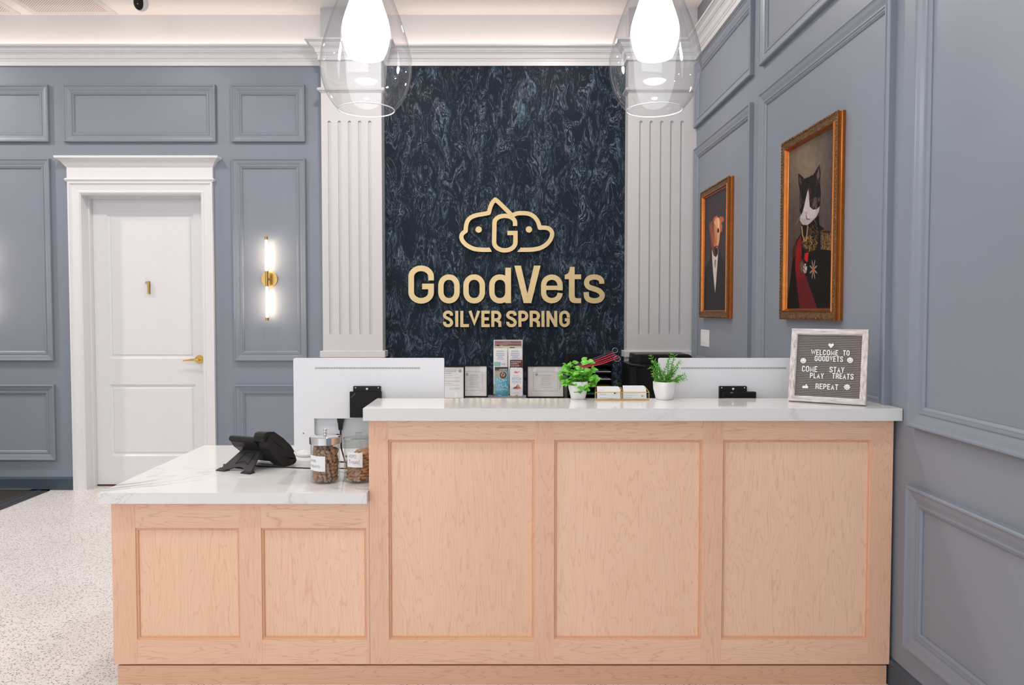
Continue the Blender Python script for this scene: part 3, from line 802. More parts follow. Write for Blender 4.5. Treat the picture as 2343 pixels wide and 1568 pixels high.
# ------------------------------------------------------------------ pendants
def pendant(cpx, label):
    Y = 2.90
    cx = atY(cpx, 150, Y)[0]
    zy = lambda py: atY(cpx, py, Y)[1]
    t = thing('pendant_lamp', (cx, Y, ZC), label, 'pendant lamp', 'glass teardrop pendants above the desk')
    zr = zy(252); k_ = Y / F * 1.0
    R_ = lambda pxr: pxr * Y / F * ct
    outer = [(R_(63), zr), (R_(80), zy(232)), (R_(92), zy(208)), (R_(101), zy(175)), (R_(103), zy(148)), (R_(100), zy(118)), (R_(90), zy(80)), (R_(77), zy(40)), (R_(64), zy(6)), (R_(50), zy(-30)), (R_(34), zy(-75)), (R_(24), zy(-115)), (R_(20), zy(-130))]
    sp = smooth_pts(outer, k=4)
    bm = B(); th = .0035
    lathe(bm, cx, Y, sp, 64)
    obj('outer_glass', bm, 'lamp_glass', t, smooth=True)
    bm = B(); tube(bm, [(cx + R_(63) * math.cos(a * math.pi / 32), Y + R_(63) * math.sin(a * math.pi / 32), zr) for a in range(64)], .0022, 8, closed=True)
    obj('glass_rim', bm, 'jar_rim', t, smooth=True)
    inner = [(R_(40), zy(131)), (R_(48), zy(112)), (R_(54), zy(84)), (R_(53.5), zy(62)), (R_(48), zy(38)), (R_(37), zy(4)), (R_(28), zy(-30)), (R_(22), zy(-70)), (R_(19), zy(-110))]
    bm = B(); lathe(bm, cx, Y, smooth_pts(inner, k=4), 48)
    obj('frosted_shade', bm, 'shade_glow', t, smooth=True)
    bm = B(); bmesh.ops.create_uvsphere(bm, u_segments=24, v_segments=14, radius=.028, matrix=Matrix.Translation((cx, Y, zy(90))))
    tube(bm, [(cx, Y, zy(80)), (cx, Y, zy(20))], .013, 12)
    obj('bulb', bm, 'bulb_glow', t, smooth=True)
    bm = B(); tube(bm, [(cx, Y, zy(-108)), (cx, Y, zy(-150))], .036, 24); tube(bm, [(cx, Y, zy(-150)), (cx, Y, ZC - .02)], .004, 8)
    tube(bm, [(cx, Y, ZC - .025), (cx, Y, ZC)], .06, 32)
    obj('cord_and_canopy', bm, 'brass', t, smooth=True).data.set_sharp_from_angle(angle=.7)
    l = bpy.data.lights.new('pendant_light', 'POINT'); l.energy = 14; l.color = (.97, .98, 1); l.shadow_soft_size = .09
    lo = bpy.data.objects.new('pendant_light', l); COL.objects.link(lo); lo.location = (cx, Y, zy(175)); 
simple('jar_rim', (.85, .88, .95, 1), .1, spec=.8)
pendant(838, 'clear teardrop glass pendant with glowing shade, the one nearer the white door')
pendant(1498, 'clear teardrop glass pendant with glowing shade, the one nearer the portraits')

# ------------------------------------------------------------------ portraits on the side wall
def portrait(y0, y1, z0, z1, colfn, label, canvas_label):
    t = thing('framed_portrait', (XR, (y0 + y1) / 2, z0), label, 'picture', 'gold framed pet portraits')
    D_ = XR - 1.449
    bm = B(); rects(bm, (y0, y1, z0, z1), [(0, .0015), (0, D_ * .35), (.003, D_ * .45), (.003, D_ * .7), (0, D_ * .8), (0, D_ * .96), (.003, D_), (.040, D_ - .006)], mpR)
    fo = obj('outer_moulding', bm, 'frame_gold', t)
    for p in fo.data.polygons: pass
    fo.data.materials.append(MATS['gold_ornament'])
    for p in fo.data.polygons:
        if p.normal.x < -.8: p.material_index = 1
    # carved beading along the outer face
    bm = B(); step = .016
    def bead(y, z, l):
        r = .0045; m = Matrix.Translation((XR - D_ - .0005, y, z)) @ Matrix.Diagonal((.7, 1 if l else 1.5, 1.5 if l else 1, 1))
        bmesh.ops.create_icosphere(bm, subdivisions=1, radius=r, matrix=m)
    n = int((z1 - z0) / step)
    for i in range(1, n): z = z0 + (z1 - z0) * i / n; bead(y0 + .008, z, 0); bead(y1 - .008, z, 0)
    n = int((y1 - y0) / step)
    for i in range(1, n): y = y0 + (y1 - y0) * i / n; bead(y, z0 + .008, 1); bead(y, z1 - .008, 1)
    obj('carved_beading', bm, 'gold_ornament', t)
    bm = B(); rects(bm, (y0, y1, z0, z1), [(.038, D_ - .007), (.041, D_ - .001), (.045, D_ - .001), (.048, D_ - .008), (.050, D_ - .014), (.054, D_ - .016), (.057, D_ - .022)], mpR)
    obj('inner_lip', bm, 'frame_gold', t)
    cm = lambda u, v, h: Vector((XR - D_ + .021, u, v))
    c = vgrid('canvas', t, cm, y0 + .055, y1 - .055, z0 + .055, z1 - .055, 210, 330, colfn, 'canvas_paint')
    c['label'] = canvas_label
def project(X, Y, Z):
    z = Z - H; d = Y * ct - z * st
    return CX + F * X / d, CY - F * (Y * st + z * ct) / d
def paint(img, mask, col, a=1.0):
    m = (np.asarray(mask, float) * a)[..., None]
    img[:] = img * (1 - m) + np.array(col, float) * m
def ell(X, Y, cx, cy, rx, ry, soft=.15):
    d = ((X - cx) / rx) ** 2 + ((Y - cy) / ry) ** 2
    return np.clip((1 - d) / soft, 0, 1)
def seg(X, Y, pts, r):
    out = np.zeros(X.shape, bool)
    for (x1, y1), (x2, y2) in zip(pts, pts[1:]):
        L = (x2 - x1) ** 2 + (y2 - y1) ** 2; t = np.clip(((X - x1) * (x2 - x1) + (Y - y1) * (y2 - y1)) / L, 0, 1)
        out |= np.hypot(X - x1 - t * (x2 - x1), Y - y1 - t * (y2 - y1)) < r
    return out
XCV = XR - (XR - 1.449) + .021
def cat_col(U, V): return cat_raw(U, V) * .88
def cat_raw(U, V):
    px, py = project(XCV, U, V); X = (px - 1740) / .24222; Y = (py - 360) / .24222
    sh = X.shape; N1 = vnoise(sh, 8, 8, 1); N2 = vnoise(sh, 3, 10, 2); N3 = vnoise(sh, 2, 2, 3)
    img = np.empty(sh + (3,)); img[:] = (88, 74, 70)
    paint(img, np.exp(-(((X - 430) / 190) ** 2 + ((Y - 60) / 300) ** 2)), (146, 128, 104), .85)
    paint(img, np.clip((Y - 500) / 700, 0, 1), (66, 50, 48), .6)
    paint(img, np.clip((X - 600) / 120, 0, 1), (74, 58, 58), .5)
    img += (N1[..., None] - .5) * 16
    coat = inpoly(X, Y, [(385, 640), (550, 520), (558, 640), (620, 690), (700, 720), (720, 1500), (240, 1500), (285, 1120), (305, 950), (330, 800), (383, 720)])
    paint(img, coat, (14, 12, 14))
    paint(img, inpoly(X, Y, [(340, 780), (300, 880), (298, 950), (325, 945), (345, 860)]), (58, 34, 26))
    sash = inpoly(X, Y, [(383, 740), (390, 900), (382, 1000), (422, 1110), (480, 1270), (540, 1440), (560, 1500), (380, 1500), (345, 1220), (328, 1020), (335, 860), (352, 790)])
    paint(img, sash, (160, 24, 32)); paint(img, sash, (98, 24, 32), np.clip((Y - 1050) / 160, 0, .85)); paint(img, sash, (70, 8, 14), .45 * N2)
    paint(img, inpoly(X, Y, [(420, 905), (457, 898), (442, 995), (414, 965)]), (196, 32, 40))
    paint(img, seg(X, Y, [(390, 655), (398, 740), (420, 790)], 5), (176, 140, 84)); paint(img, seg(X, Y, [(447, 650), (432, 790)], 5), (176, 140, 84))
    em = ell(X, Y, 465, 815, 80, 85, .3) * (N3 > .52); paint(img, em, (178, 132, 70), .85)
    em2 = ell(X, Y, 500, 720, 60, 90, .3) * (N3 > .62); paint(img, em2, (120, 84, 50), .8)
    paint(img, ell(X, Y, 392, 1035, 26, 72), (70, 50, 38)); paint(img, ell(X, Y, 392, 1035, 17, 52), (104, 78, 56))
    st_ = np.abs(np.sin(np.arctan2((Y - 1060) / 2.4, X - 500) * 4)); rr_ = np.hypot(X - 500, (Y - 1060) / 2.6)
    paint(img, rr_ < 8 + 30 * st_ ** 4, (184, 164, 142), .85); paint(img, rr_ < 11, (186, 96, 70))
    st2 = np.hypot(X - 422, (Y - 1050) / 2.6); paint(img, (st2 < 18) & (N3 > .4), (210, 200, 180), .9)
    paint(img, ell(X, Y, 622, 705, 58, 26), (100, 66, 44)); paint(img, ell(X, Y, 622, 705, 40, 14), (50, 32, 26))
    fr = inpoly(X, Y, [(570, 715), (680, 715), (672, 880), (572, 870)]); paint(img, fr, (52, 38, 28)); paint(img, fr & (np.sin(X * .42) > .2) & (N3 > .35), (196, 152, 84), .85)
    head = inpoly(X, Y, [(354, 152), (380, 166), (415, 202), (455, 188), (498, 166), (520, 130), (558, 64), (570, 150), (562, 240), (570, 310), (570, 430), (557, 520), (545, 570), (480, 600), (390, 570), (370, 500), (366, 420), (373, 330), (360, 240)])
    paint(img, head, (24, 22, 24)); paint(img, head & (N2 > .72), (66, 60, 58), .7)
    paint(img, inpoly(X, Y, [(362, 175), (384, 200), (388, 250), (372, 250)]), (88, 66, 58)); paint(img, inpoly(X, Y, [(553, 100), (560, 180), (540, 220), (530, 170)]), (112, 84, 72))
    paint(img, (ell(X, Y, 528, 440, 44, 74, .4)) * (N2 > .45), (120, 98, 88), .75)
    paint(img, (ell(X, Y, 384, 440, 20, 70, .4)) * (N2 > .5), (90, 74, 66), .7)
    white = inpoly(X, Y, [(452, 300), (460, 400), (466, 470), (500, 496), (535, 490), (560, 462), (552, 515), (528, 562), (482, 610), (445, 641), (398, 638), (372, 596), (376, 560), (398, 520), (412, 465), (424, 410), (440, 340)])
    paint(img, white, (218, 211, 210)); paint(img, white, (150, 142, 140), .45 * N2); paint(img, white & (Y > 575), (176, 160, 156), .6); paint(img, white & (X > 520), (170, 158, 156), .5)
    for ex, ey, rx, ry in ((399, 425, 22, 27), (482, 408, 20, 27)):
        paint(img, ell(X, Y, ex, ey, rx, ry), (16, 12, 12)); paint(img, ell(X, Y, ex, ey, rx * .66, ry * .6), (84, 68, 50)); paint(img, ell(X, Y, ex, ey, rx * .32, ry * .5), (8, 8, 8))
    paint(img, inpoly(X, Y, [(416, 515), (450, 515), (436, 555), (428, 555)]), (206, 158, 156))
    paint(img, seg(X, Y, [(432, 555), (440, 585), (462, 588)], 4), (80, 56, 54)); paint(img, seg(X, Y, [(452, 300), (462, 380)], 3), (150, 96, 70))
    paint(img, seg(X, Y, [(385, 545), (330, 640)], 1.8) | seg(X, Y, [(500, 570), (530, 640)], 1.8), (190, 180, 180), .6)
    return np.clip(img, 0, 255)
def dog_col(U, V):
    px, py = project(XCV, U, V); X = (px - 1590) / .16584; Y = (py - 480) / .16584
    sh = X.shape; N1 = vnoise(sh, 8, 8, 5); N2 = vnoise(sh, 3, 9, 6)
    img = np.empty(sh + (3,)); img[:] = (62, 53, 58); paint(img, np.clip((Y - 300) / 500, 0, 1) * np.clip((250 - X) / 120, 0, 1), (92, 66, 66), .5)
    img += (N1[..., None] - .5) * 10
    paint(img, inpoly(X, Y, [(225, 500), (205, 690), (165, 740), (142, 860), (130, 1000), (110, 1420), (430, 1420), (420, 760), (405, 715), (370, 670), (345, 560), (325, 520)]), (40, 38, 42))
    paint(img, inpoly(X, Y, [(218, 330), (222, 500), (262, 640), (318, 640), (334, 450), (300, 380)]), (112, 62, 54))
    paint(img, inpoly(X, Y, [(262, 470), (300, 480), (312, 560), (300, 640), (270, 640)]), (66, 48, 50))
    paint(img, inpoly(X, Y, [(233, 545), (256, 630), (290, 656), (314, 620), (322, 515), (318, 640), (308, 780), (292, 1000), (278, 1150), (268, 1040), (250, 850), (240, 700)]), (206, 196, 188))
    paint(img, inpoly(X, Y, [(262, 690), (300, 690), (290, 800), (270, 800)]) & (N2 > .5), (120, 112, 108))
    hd = inpoly(X, Y, [(300, 84), (262, 108), (242, 155), (216, 170), (203, 155), (206, 190), (192, 215), (205, 300), (218, 400), (240, 520), (290, 500), (322, 500), (338, 420), (350, 310), (370, 300), (380, 230), (366, 180), (402, 150), (392, 102), (352, 94), (332, 112)])
    paint(img, hd, (182, 94, 62)); paint(img, hd & (X < 262), (112, 60, 54), .8); paint(img, hd & (N2 > .6), (206, 130, 88), .4)
    paint(img, inpoly(X, Y, [(262, 180), (285, 120), (320, 108), (345, 150), (346, 300), (332, 450), (316, 505), (296, 480), (284, 380), (276, 280)]), (222, 164, 122), .9)
    paint(img, inpoly(X, Y, [(310, 110), (330, 115), (335, 250), (318, 250)]), (240, 206, 170), .7)
    paint(img, ell(X, Y, 320, 288, 13, 34), (24, 18, 18)); paint(img, seg(X, Y, [(262, 190), (290, 250), (300, 460)], 6), (150, 80, 54), .6)
    paint(img, ell(X, Y, 297, 575, 20, 52), (34, 32, 34)); paint(img, ell(X, Y, 300, 520, 5, 9), (200, 200, 200))
    return np.clip(img, 0, 255)
portrait(3.345, 4.012, 1.385, 2.299, cat_col, 'large gold framed portrait of a black and white cat in a military coat', 'portrait of a cat in a black coat with red sash')
portrait(4.945, 5.645, 1.379, 2.295, dog_col, 'gold framed portrait of a tan greyhound in a dark suit', 'portrait of a slim tan dog in a dark suit')

# light switch plate
sw = thing('light_switch', (XR, 5.607, 1.17), 'white multi-gang light switch plate on the blue wall under the dog portrait', 'switch')
bm = B(); box(bm, XR - .006, XR, 5.500, 5.715, 1.168, 1.290); obj('plate', bm, 'switch_white', sw, bevel=.002)
for i in range(4):
    y = 5.500 + .215 * (i + .5) / 4
    bm = B(); box(bm, XR - .0095, XR - .006, y - .016, y + .016, 1.196, 1.262); obj('rocker', bm, 'switch_white', sw, bevel=.001)

# ------------------------------------------------------------------ ceiling fittings
def vent(xa, xb, ya, yb, label):
    t = thing('ceiling_vent', ((xa + xb) / 2, (ya + yb) / 2, ZC), label, 'vent', 'square ceiling vents')
    m = .05; mp = lambda u, v, h: Vector((u, v, ZC - h))
    bm = B(); rects(bm, (xa - m, xb + m, ya - m, yb + m), [(0, 0), (0, .004), (.006, .006), (m - .006, .006), (m, .003), (m, 0)], mp); obj('vent_frame', bm, 'vent_white', t)
    bm = B(); box(bm, xa, xb, ya, yb, ZC - .002, ZC); obj('vent_grille', bm, 'grille', t)
gx0, gy1 = atZ(83, 26, ZC); gx1, _ = atZ(247, 26, ZC)
vent(gx0, gx1, gy1 - .58, gy1, 'white ceiling vent with fine grey grille beside the black security camera')
hx_ = atZ(22, 25, ZC)[0]; vent(hx_ - .57, hx_, gy1 - .58, gy1, 'white ceiling vent with fine grey grille at the corner of the photo')
cx_, cy_ = atZ(320, 4, ZC - .04)
cm_ = thing('security_camera', (cx_, cy_, ZC), 'small black and white security camera on the ceiling', 'camera')
bm = B(); bmesh.ops.create_uvsphere(bm, u_segments=28, v_segments=16, radius=1, matrix=Matrix.Translation((cx_ + .006, cy_ + .012, ZC - .045)) @ Matrix.Diagonal((.050, .046, .062, 1)))
tube(bm, [(cx_, cy_ + .03, ZC - .03), (cx_, cy_ + .03, ZC)], .03, 20)
obj('camera_shell', bm, 'white_paint', cm_, smooth=True)
bm = B(); bmesh.ops.create_uvsphere(bm, u_segments=28, v_segments=16, radius=1, matrix=Matrix.Translation((cx_, cy_ - .012, ZC - .050)) @ Matrix.Diagonal((.039, .036, .055, 1)))
obj('camera_face', bm, 'black_plastic', cm_, smooth=True)
bm = B(); bmesh.ops.create_uvsphere(bm, u_segments=10, v_segments=6, radius=.0035, matrix=Matrix.Translation((cx_ + .003, cy_ - .044, ZC - .072))); obj('indicator', bm, 'letter_white', cm_)

# ------------------------------------------------------------------ walk-off mat
mt = thing('floor_mat', (-4.8, 4.6, 0), 'dark brown walk-off mat with grey edging on the pale floor beside the wall', 'mat')
mx = atZ(118, 1121.5, 0)[0]
bm = B(); box(bm, -5.8, mx - .155, 3.0, YB - .07, .001, .008); obj('mat_pile', bm, 'mat_pile', mt)
bm = B()
for a, b, c, d, h in ((mx - .150, mx - .085, 3.0, YB - .03, .010), (mx - .070, mx, 3.0, YB - .03, .010), (-5.8, mx, YB - .065, YB - .03, .010)): box(bm, a, b, c, d, .001, h)
obj('mat_edging', bm, 'mat_frame', mt)
bm = B(); box(bm, -5.8, mx - .15, YB - .030, YB - .016, .001, .010); box(bm, mx - .085, mx - .070, 3.0, YB - .03, .001, .006); obj('metal_strip', bm, 'mat_strip', mt)

# ------------------------------------------------------------------ monitors
def monitor(px_l, label, with_box):
    Y = 3.24
    x0, z1 = atY(px_l, 820, Y); x1 = atY(px_l + 345, 820, Y)[0]; z0 = atY(px_l, 1029, Y)[1]; zs = atY(px_l, 958, Y)[1]
    t = thing('monitor', ((x0 + x1) / 2, Y + .03, .7506), label, 'monitor', 'white all-in-one computers')
    mp = lambda u, v, h: Vector((u, Y + h, v))
    def rrect(a, b, c, d, r, n=5): return [(b - r + r * math.cos(t_), d - r + r * math.sin(t_)) for t_ in [math.pi / 2 * i / n for i in range(n + 1)]] + [(a + r + r * math.cos(t_), d - r + r * math.sin(t_)) for t_ in [math.pi / 2 + math.pi / 2 * i / n for i in range(n + 1)]] + [(a + r + r * math.cos(t_), c + r + r * math.sin(t_)) for t_ in [math.pi + math.pi / 2 * i / n for i in range(n + 1)]] + [(b - r + r * math.cos(t_), c + r + r * math.sin(t_)) for t_ in [1.5 * math.pi + math.pi / 2 * i / n for i in range(n + 1)]]
    ca = atY(px_l + 48, 990, Y)[0]; cb = x1 - (ca - x0)
    bm = B()   # rear shell: rounded top, arch cut below
    r = .006; n = 5
    pts = [(x0, z0), (ca, z0), (ca, zs), (cb, zs), (cb, z0), (x1, z0)] + [(x1 - r + r * math.cos(math.pi / 2 * i / n), z1 - r + r * math.sin(math.pi / 2 * i / n)) for i in range(n + 1)] + [(x0 + r + r * math.cos(math.pi / 2 + math.pi / 2 * i / n), z1 - r + r * math.sin(math.pi / 2 + math.pi / 2 * i / n)) for i in range(n + 1)]
    poly_prism(bm, pts, mp, 0, .022); obj('rear_shell', bm, 'monitor_white', t)
    bm = B(); poly_prism(bm, rrect(x0 + .002, x1 - .002, z0, z1 - .002, .006), mp, .0225, .040); obj('screen_body', bm, 'monitor_recess', t)
    bm = B(); box(bm, x0 + .012, x1 - .012, Y + .040, Y + .0408, z0 + .04, z1 - .012); obj('screen', bm, 'black_plastic', t)
    bm = B(); u0, u1 = atY(px_l + 50, 843, Y)[0], atY(px_l + 291, 843, Y)[0]; zz0, zz1 = atY(px_l, 844.6, Y)[1], atY(px_l, 840.6, Y)[1]; n = 88
    for i in range(n):
        a = u0 + (u1 - u0) * i / n; poly_prism(bm, [(a, zz0), (a + .0022, zz0), (a + .0032, zz1), (a + .0010, zz1)], mp, -.0004, .0004)
    obj('vent_slots', bm, 'slot_dark', t)
    bm = B(); xm = (x0 + x1) / 2
    disc(bm, x0 + .040, atY(px_l, 992, Y)[1], .0028, mp, -.001, .001, 12); obj('screw', bm, 'slot_dark', t)
    # bracket with lens-like holes
    a, b = atY(px_l + 137, 884, Y - .012)[0], atY(px_l + 200, 884, Y - .012)[0]; c, d = atY(px_l, 900, Y - .012)[1], atY(px_l, 884, Y - .012)[1]
    bm = B(); poly_prism(bm, rrect(a, b, c - .08, d, .003), mp, -.012, -.0002); br = obj('bracket', bm, 'black_plastic', t)
    for u in (a + .010, b - .010): bm = B(); disc(bm, u, d - .0065, .0024, mp, -.0126, -.0118, 14); obj('bracket_hole', bm, 'letter_white', br)
    bm = B()
    box(bm, (a + b) / 2 - .0045, (a + b) / 2 + .0045, Y - .0126, Y - .0118, d - .013, d - .0075); box(bm, (a + b) / 2 - .0028, (a + b) / 2 + .0028, Y - .0126, Y - .0118, d - .016, d - .012)
    obj('bracket_mark', bm, 'letter_white', br)
    # power plug and cable under the shell
    pxx = atY(px_l + 107, 960, Y)[0]
    bm = B(); poly_prism(bm, [(pxx - .015, zs + .003), (pxx + .015, zs + .003), (pxx + .013, zs - .012), (pxx + .010, zs - .022), (pxx + .007, zs - .050), (pxx - .007, zs - .050), (pxx - .010, zs - .022), (pxx - .012, zs - .012)], mp, .002, .018)
    tube(bm, [(pxx, Y + .01, zs - .045), (pxx, Y + .01, zs - .08), (pxx + .002, Y + .012, zs - .13), (pxx + .01, Y + .05, .774), (pxx - .10, Y + .12, .766), (pxx - .14, Y + .3, .755)], .0035, 8)
    obj('power_plug', bm, 'black_plastic', t)
    if with_box:
        px2 = px_l + 183; xx = atY(px2, 960, Y)[0]
        bm = B(); box(bm, xx - .013, xx + .009, Y + .002, Y + .016, zs - .012, zs - .002); tube(bm, [(xx, Y + .01, zs - .01), (xx + .001, Y + .01, zs - .07), (xx + .006, Y + .01, zs - .085), (xx + .016, Y + .01, zs - .068), (xx + .018, Y + .01, zs - .05)], .0032, 8)
        tube(bm, [(xx + .014, Y + .004, zs - .004), (xx + .010, Y + .004, zs - .03), (xx + .016, Y + .004, zs - .06), (xx + .013, Y + .004, zs - .09), (xx - .002, Y + .0, zs - .12), (xx + .004, Y + .0, zs - .165), (xx + .02, Y, zs - .17)], .0028, 8)
        obj('data_cables', bm, 'black_plastic', t)
    # stand
    bm = B(); poly_prism(bm, [(Y + .042, zs + .05), (Y + .056, zs + .05), (Y + .13, .758), (Y + .11, .758)], lambda u, v, h: Vector((xm + h, u, v)), -.06, .06); poly_prism(bm, rrect(xm - .11, xm + .11, .05, .20, .02), lambda u, v, h: Vector((u, Y + .03 + v, .7506 + h)), 0, .008)
    obj('stand', bm, 'monitor_white', t)
    return x0, x1, zs, Y
monitor(671, 'white all-in-one computer seen from behind, next to the treat jars and desk phone', True)
monitor(1509, 'white all-in-one computer seen from behind, half hidden by the letter board', False)
# black box on the bracket of the first computer
Yb = 3.206
a, z1 = atY(800, 897, Yb); b, z0 = atY(872, 956, Yb)
bxo = thing('terminal_box', ((a + b) / 2, Yb, z0), 'flat black electronic box clipped on the back of the white computer', 'device')
bm = B(); box(bm, a, b, Yb, 3.2275, z0, z1); obj('box_body', bm, 'black_matte', bxo, bevel=.004)
bm = B(); mp = lambda u, v, h: Vector((u, Yb - h, v)); ribbon(bm, [(a + .006, z1 - .024), (a + .024, z1 - .006)], .003, mp, .0001, .0006); obj('corner_mark', bm, 'grey_plastic', bxo)
# small black device in front of second computer
Yb = 3.20
a, z1 = atY(1655, 897.5, Yb); b, z0 = atY(1730, 915, Yb)
bx2 = thing('card_terminal', ((a + b) / 2, Yb, z0 - .05), 'flat black device with a red light clipped on the computer by the letter board', 'device')
bm = B(); box(bm, a, b, Yb, 3.2275, z0 - .05, z1); obj('box_body', bm, 'black_matte', bx2, bevel=.003)
bm = B(); box(bm, a + .030, a + .040, Yb - .001, Yb, z1 - .004, z1 - .001); obj('red_light', bm, 'print_red', bx2)

# ------------------------------------------------------------------ desk phone
ph = thing('desk_phone', (-1.09, 3.26, .7506), 'black office desk phone seen from behind on the low white worktop', 'phone')
pc = Vector((-1.085, 3.235, .7506)); yaw = math.radians(-24)
wx = Vector((math.cos(yaw), math.sin(yaw), 0)); dyv = Vector((-math.sin(yaw), math.cos(yaw), 0)); zv = Vector((0, 0, 1))
# local: u across (right +), d away from camera (towards the user), z up
def phm(u, d, z): return pc + wx * u + dyv * d + zv * z
def prism_u(bm, prof, u0, u1, mp=phm):
    a = [bm.verts.new(mp(u0, d, z)) for d, z in prof]; b = [bm.verts.new(mp(u1, d, z)) for d, z in prof]; n = len(prof)
    f1 = bm.faces.new(a); f2 = bm.faces.new(b[::-1])
    for i in range(n): bm.faces.new((a[i], b[i], b[(i + 1) % n], a[(i + 1) % n]))
bm = B()   # main housing: inclined slab, thicker at top
prof = [(.000, .118), (.004, .128), (.014, .133), (.040, .128), (.110, .085), (.170, .042), (.188, .022), (.185, .010), (.165, .006), (.120, .030), (.060, .062), (.020, .092)]
prism_u(bm, prof, -.095, .045); obj('housing', bm, 'phone_plastic', ph, bevel=.002, seg=1)
bm = B()   # cradle side with deep curved flank
prof = [(.012, .120), (.018, .142), (.040, .150), (.080, .136), (.130, .100), (.170, .060), (.192, .026), (.188, .006), (.150, .001), (.110, .008), (.060, .050), (.025, .085)]
prism_u(bm, smooth_pts(prof, closed=True, k=3), .045, .100); obj('cradle', bm, 'phone_plastic', ph, bevel=.003, seg=2)
bm = B()   # handset, resting on the cradle with its end over the top edge
hpf = [(-.004, .128), (-.006, .150), (.002, .162), (.020, .166), (.060, .162), (.120, .124), (.170, .082), (.190, .056), (.182, .044), (.160, .062), (.115, .098), (.062, .128), (.046, .132), (.042, .126)]
prism_u(bm, hpf, .040, .092); obj('handset', bm, 'phone_plastic', ph, bevel=.006, seg=3)
bm = B(); prism_u(bm, [(-.003, .121), (-.006, .130), (.000, .139), (.016, .141), (.022, .132), (.010, .120)], -.098, .040); obj('display_bezel', bm, 'black_plastic', ph, bevel=.002, seg=1)
bm = B(); prism_u(bm, [(.050, .121), (.058, .119), (.112, .080), (.108, .078)], .1005, .1015); obj('side_slot', bm, 'black_matte', ph)
# stand: trapezoid plate leaning to the camera, two feet and an arch between them
sd0, sz0_, sd1, sz1_ = .045, .078, -.045, .004
def stm(u, v, h):        # v 0 (top) .. 1 (foot)
    return phm(u, sd0 + (sd1 - sd0) * v, sz0_ + (sz1_ - sz0_) * v) + zv * h * .6 - dyv * h * .8
bm = B()
arch = [(-.062 + .094 * i / 10, 1 - .17 * math.sin(math.pi * i / 10)) for i in range(11)]
poly_prism(bm, [(-.062, 0), (.042, 0), (.062, 1), (.033, 1)] + arch[::-1][1:-1] + [(-.063, 1), (-.104, 1)], stm, 0, .006); obj('stand_plate', bm, 'phone_stand_plastic', ph)
bm = B(); ribbon(bm, [(-.046, .72), (-.030, .16), (.018, .16), (.022, .72), (.006, .62), (-.012, .58), (-.030, .63)], .003, stm, .006, .0075, closed=True); obj('stand_rib', bm, 'black_matte', ph)
for u0, u1 in ((-.115, -.068), (.020, .068)):
    bm = B(); prism_u(bm, [(-.066, 0), (-.066, .004), (-.040, .010), (-.034, .006), (-.034, 0)], u0, u1); obj('stand_foot', bm, 'phone_stand_plastic', ph)
bm = B()   # coiled cord under the stand and at the side
pts = []
for i in range(150):
    s = i / 149; u = -.105 + .12 * s; d = -.030 + .02 * s; a = i * .95
    pts.append(phm(u, d + .005 * math.cos(a), .018 + .005 * math.sin(a) - .008 * s))
tube(bm, pts, .0018, 5); obj('coiled_cord', bm, 'black_plastic', ph)
bm = B(); tube(bm, [phm(.10, .16, .03), phm(.118, .15, .034), phm(.132, .145, .034), phm(.136, .146, .028), phm(.128, .15, .018), phm(.112, .155, .008)], .0035, 8)
obj('handset_cord', bm, 'black_plastic', ph)
bm = B()
x_, y_ = atZ(605, 1068, .7530); x2, y2 = atZ(712, 1070, .7530)
y2 = min(y2, 3.262); tube(bm, [(x_ - .05, y_ + .02, .7530), (x_, y_, .7530), ((x_ + x2) / 2, (y_ + y2) / 2 + .002, .7530), (x2, y2, .7530), (x2 + .1, y2, .7530), (x2 + .16, y2, .7530)], .0024, 8)
obj('network_cable', bm, 'black_plastic', ph)

# white disc (mouse) behind the jar
bx, by = atZ(697, 1042, .7506)
ms = thing('computer_mouse', (bx, by, .7506), 'white oval mouse on the low worktop under the computer', 'mouse')
bm = B(); bmesh.ops.create_uvsphere(bm, u_segments=32, v_segments=16, radius=1, matrix=Matrix.Translation((bx, by, .7506 + .004)) @ Matrix.Rotation(.5, 4, 'Z') @ Matrix.Diagonal((.042, .060, .020, 1)))
bmesh.ops.bisect_plane(bm, geom=list(bm.verts) + list(bm.edges) + list(bm.faces), plane_co=(0, 0, .7516), plane_no=(0, 0, -1), clear_outer=True)
bmesh.ops.holes_fill(bm, edges=bm.edges); obj('mouse_shell', bm, 'monitor_white', ms, smooth=True)
bm = B(); lathe(bm, bx, by, [(.036, .7507), (.038, .7516), (.036, .753)], 32, capb=True, capt=True); obj('mouse_base', bm, 'grey_plastic', ms)

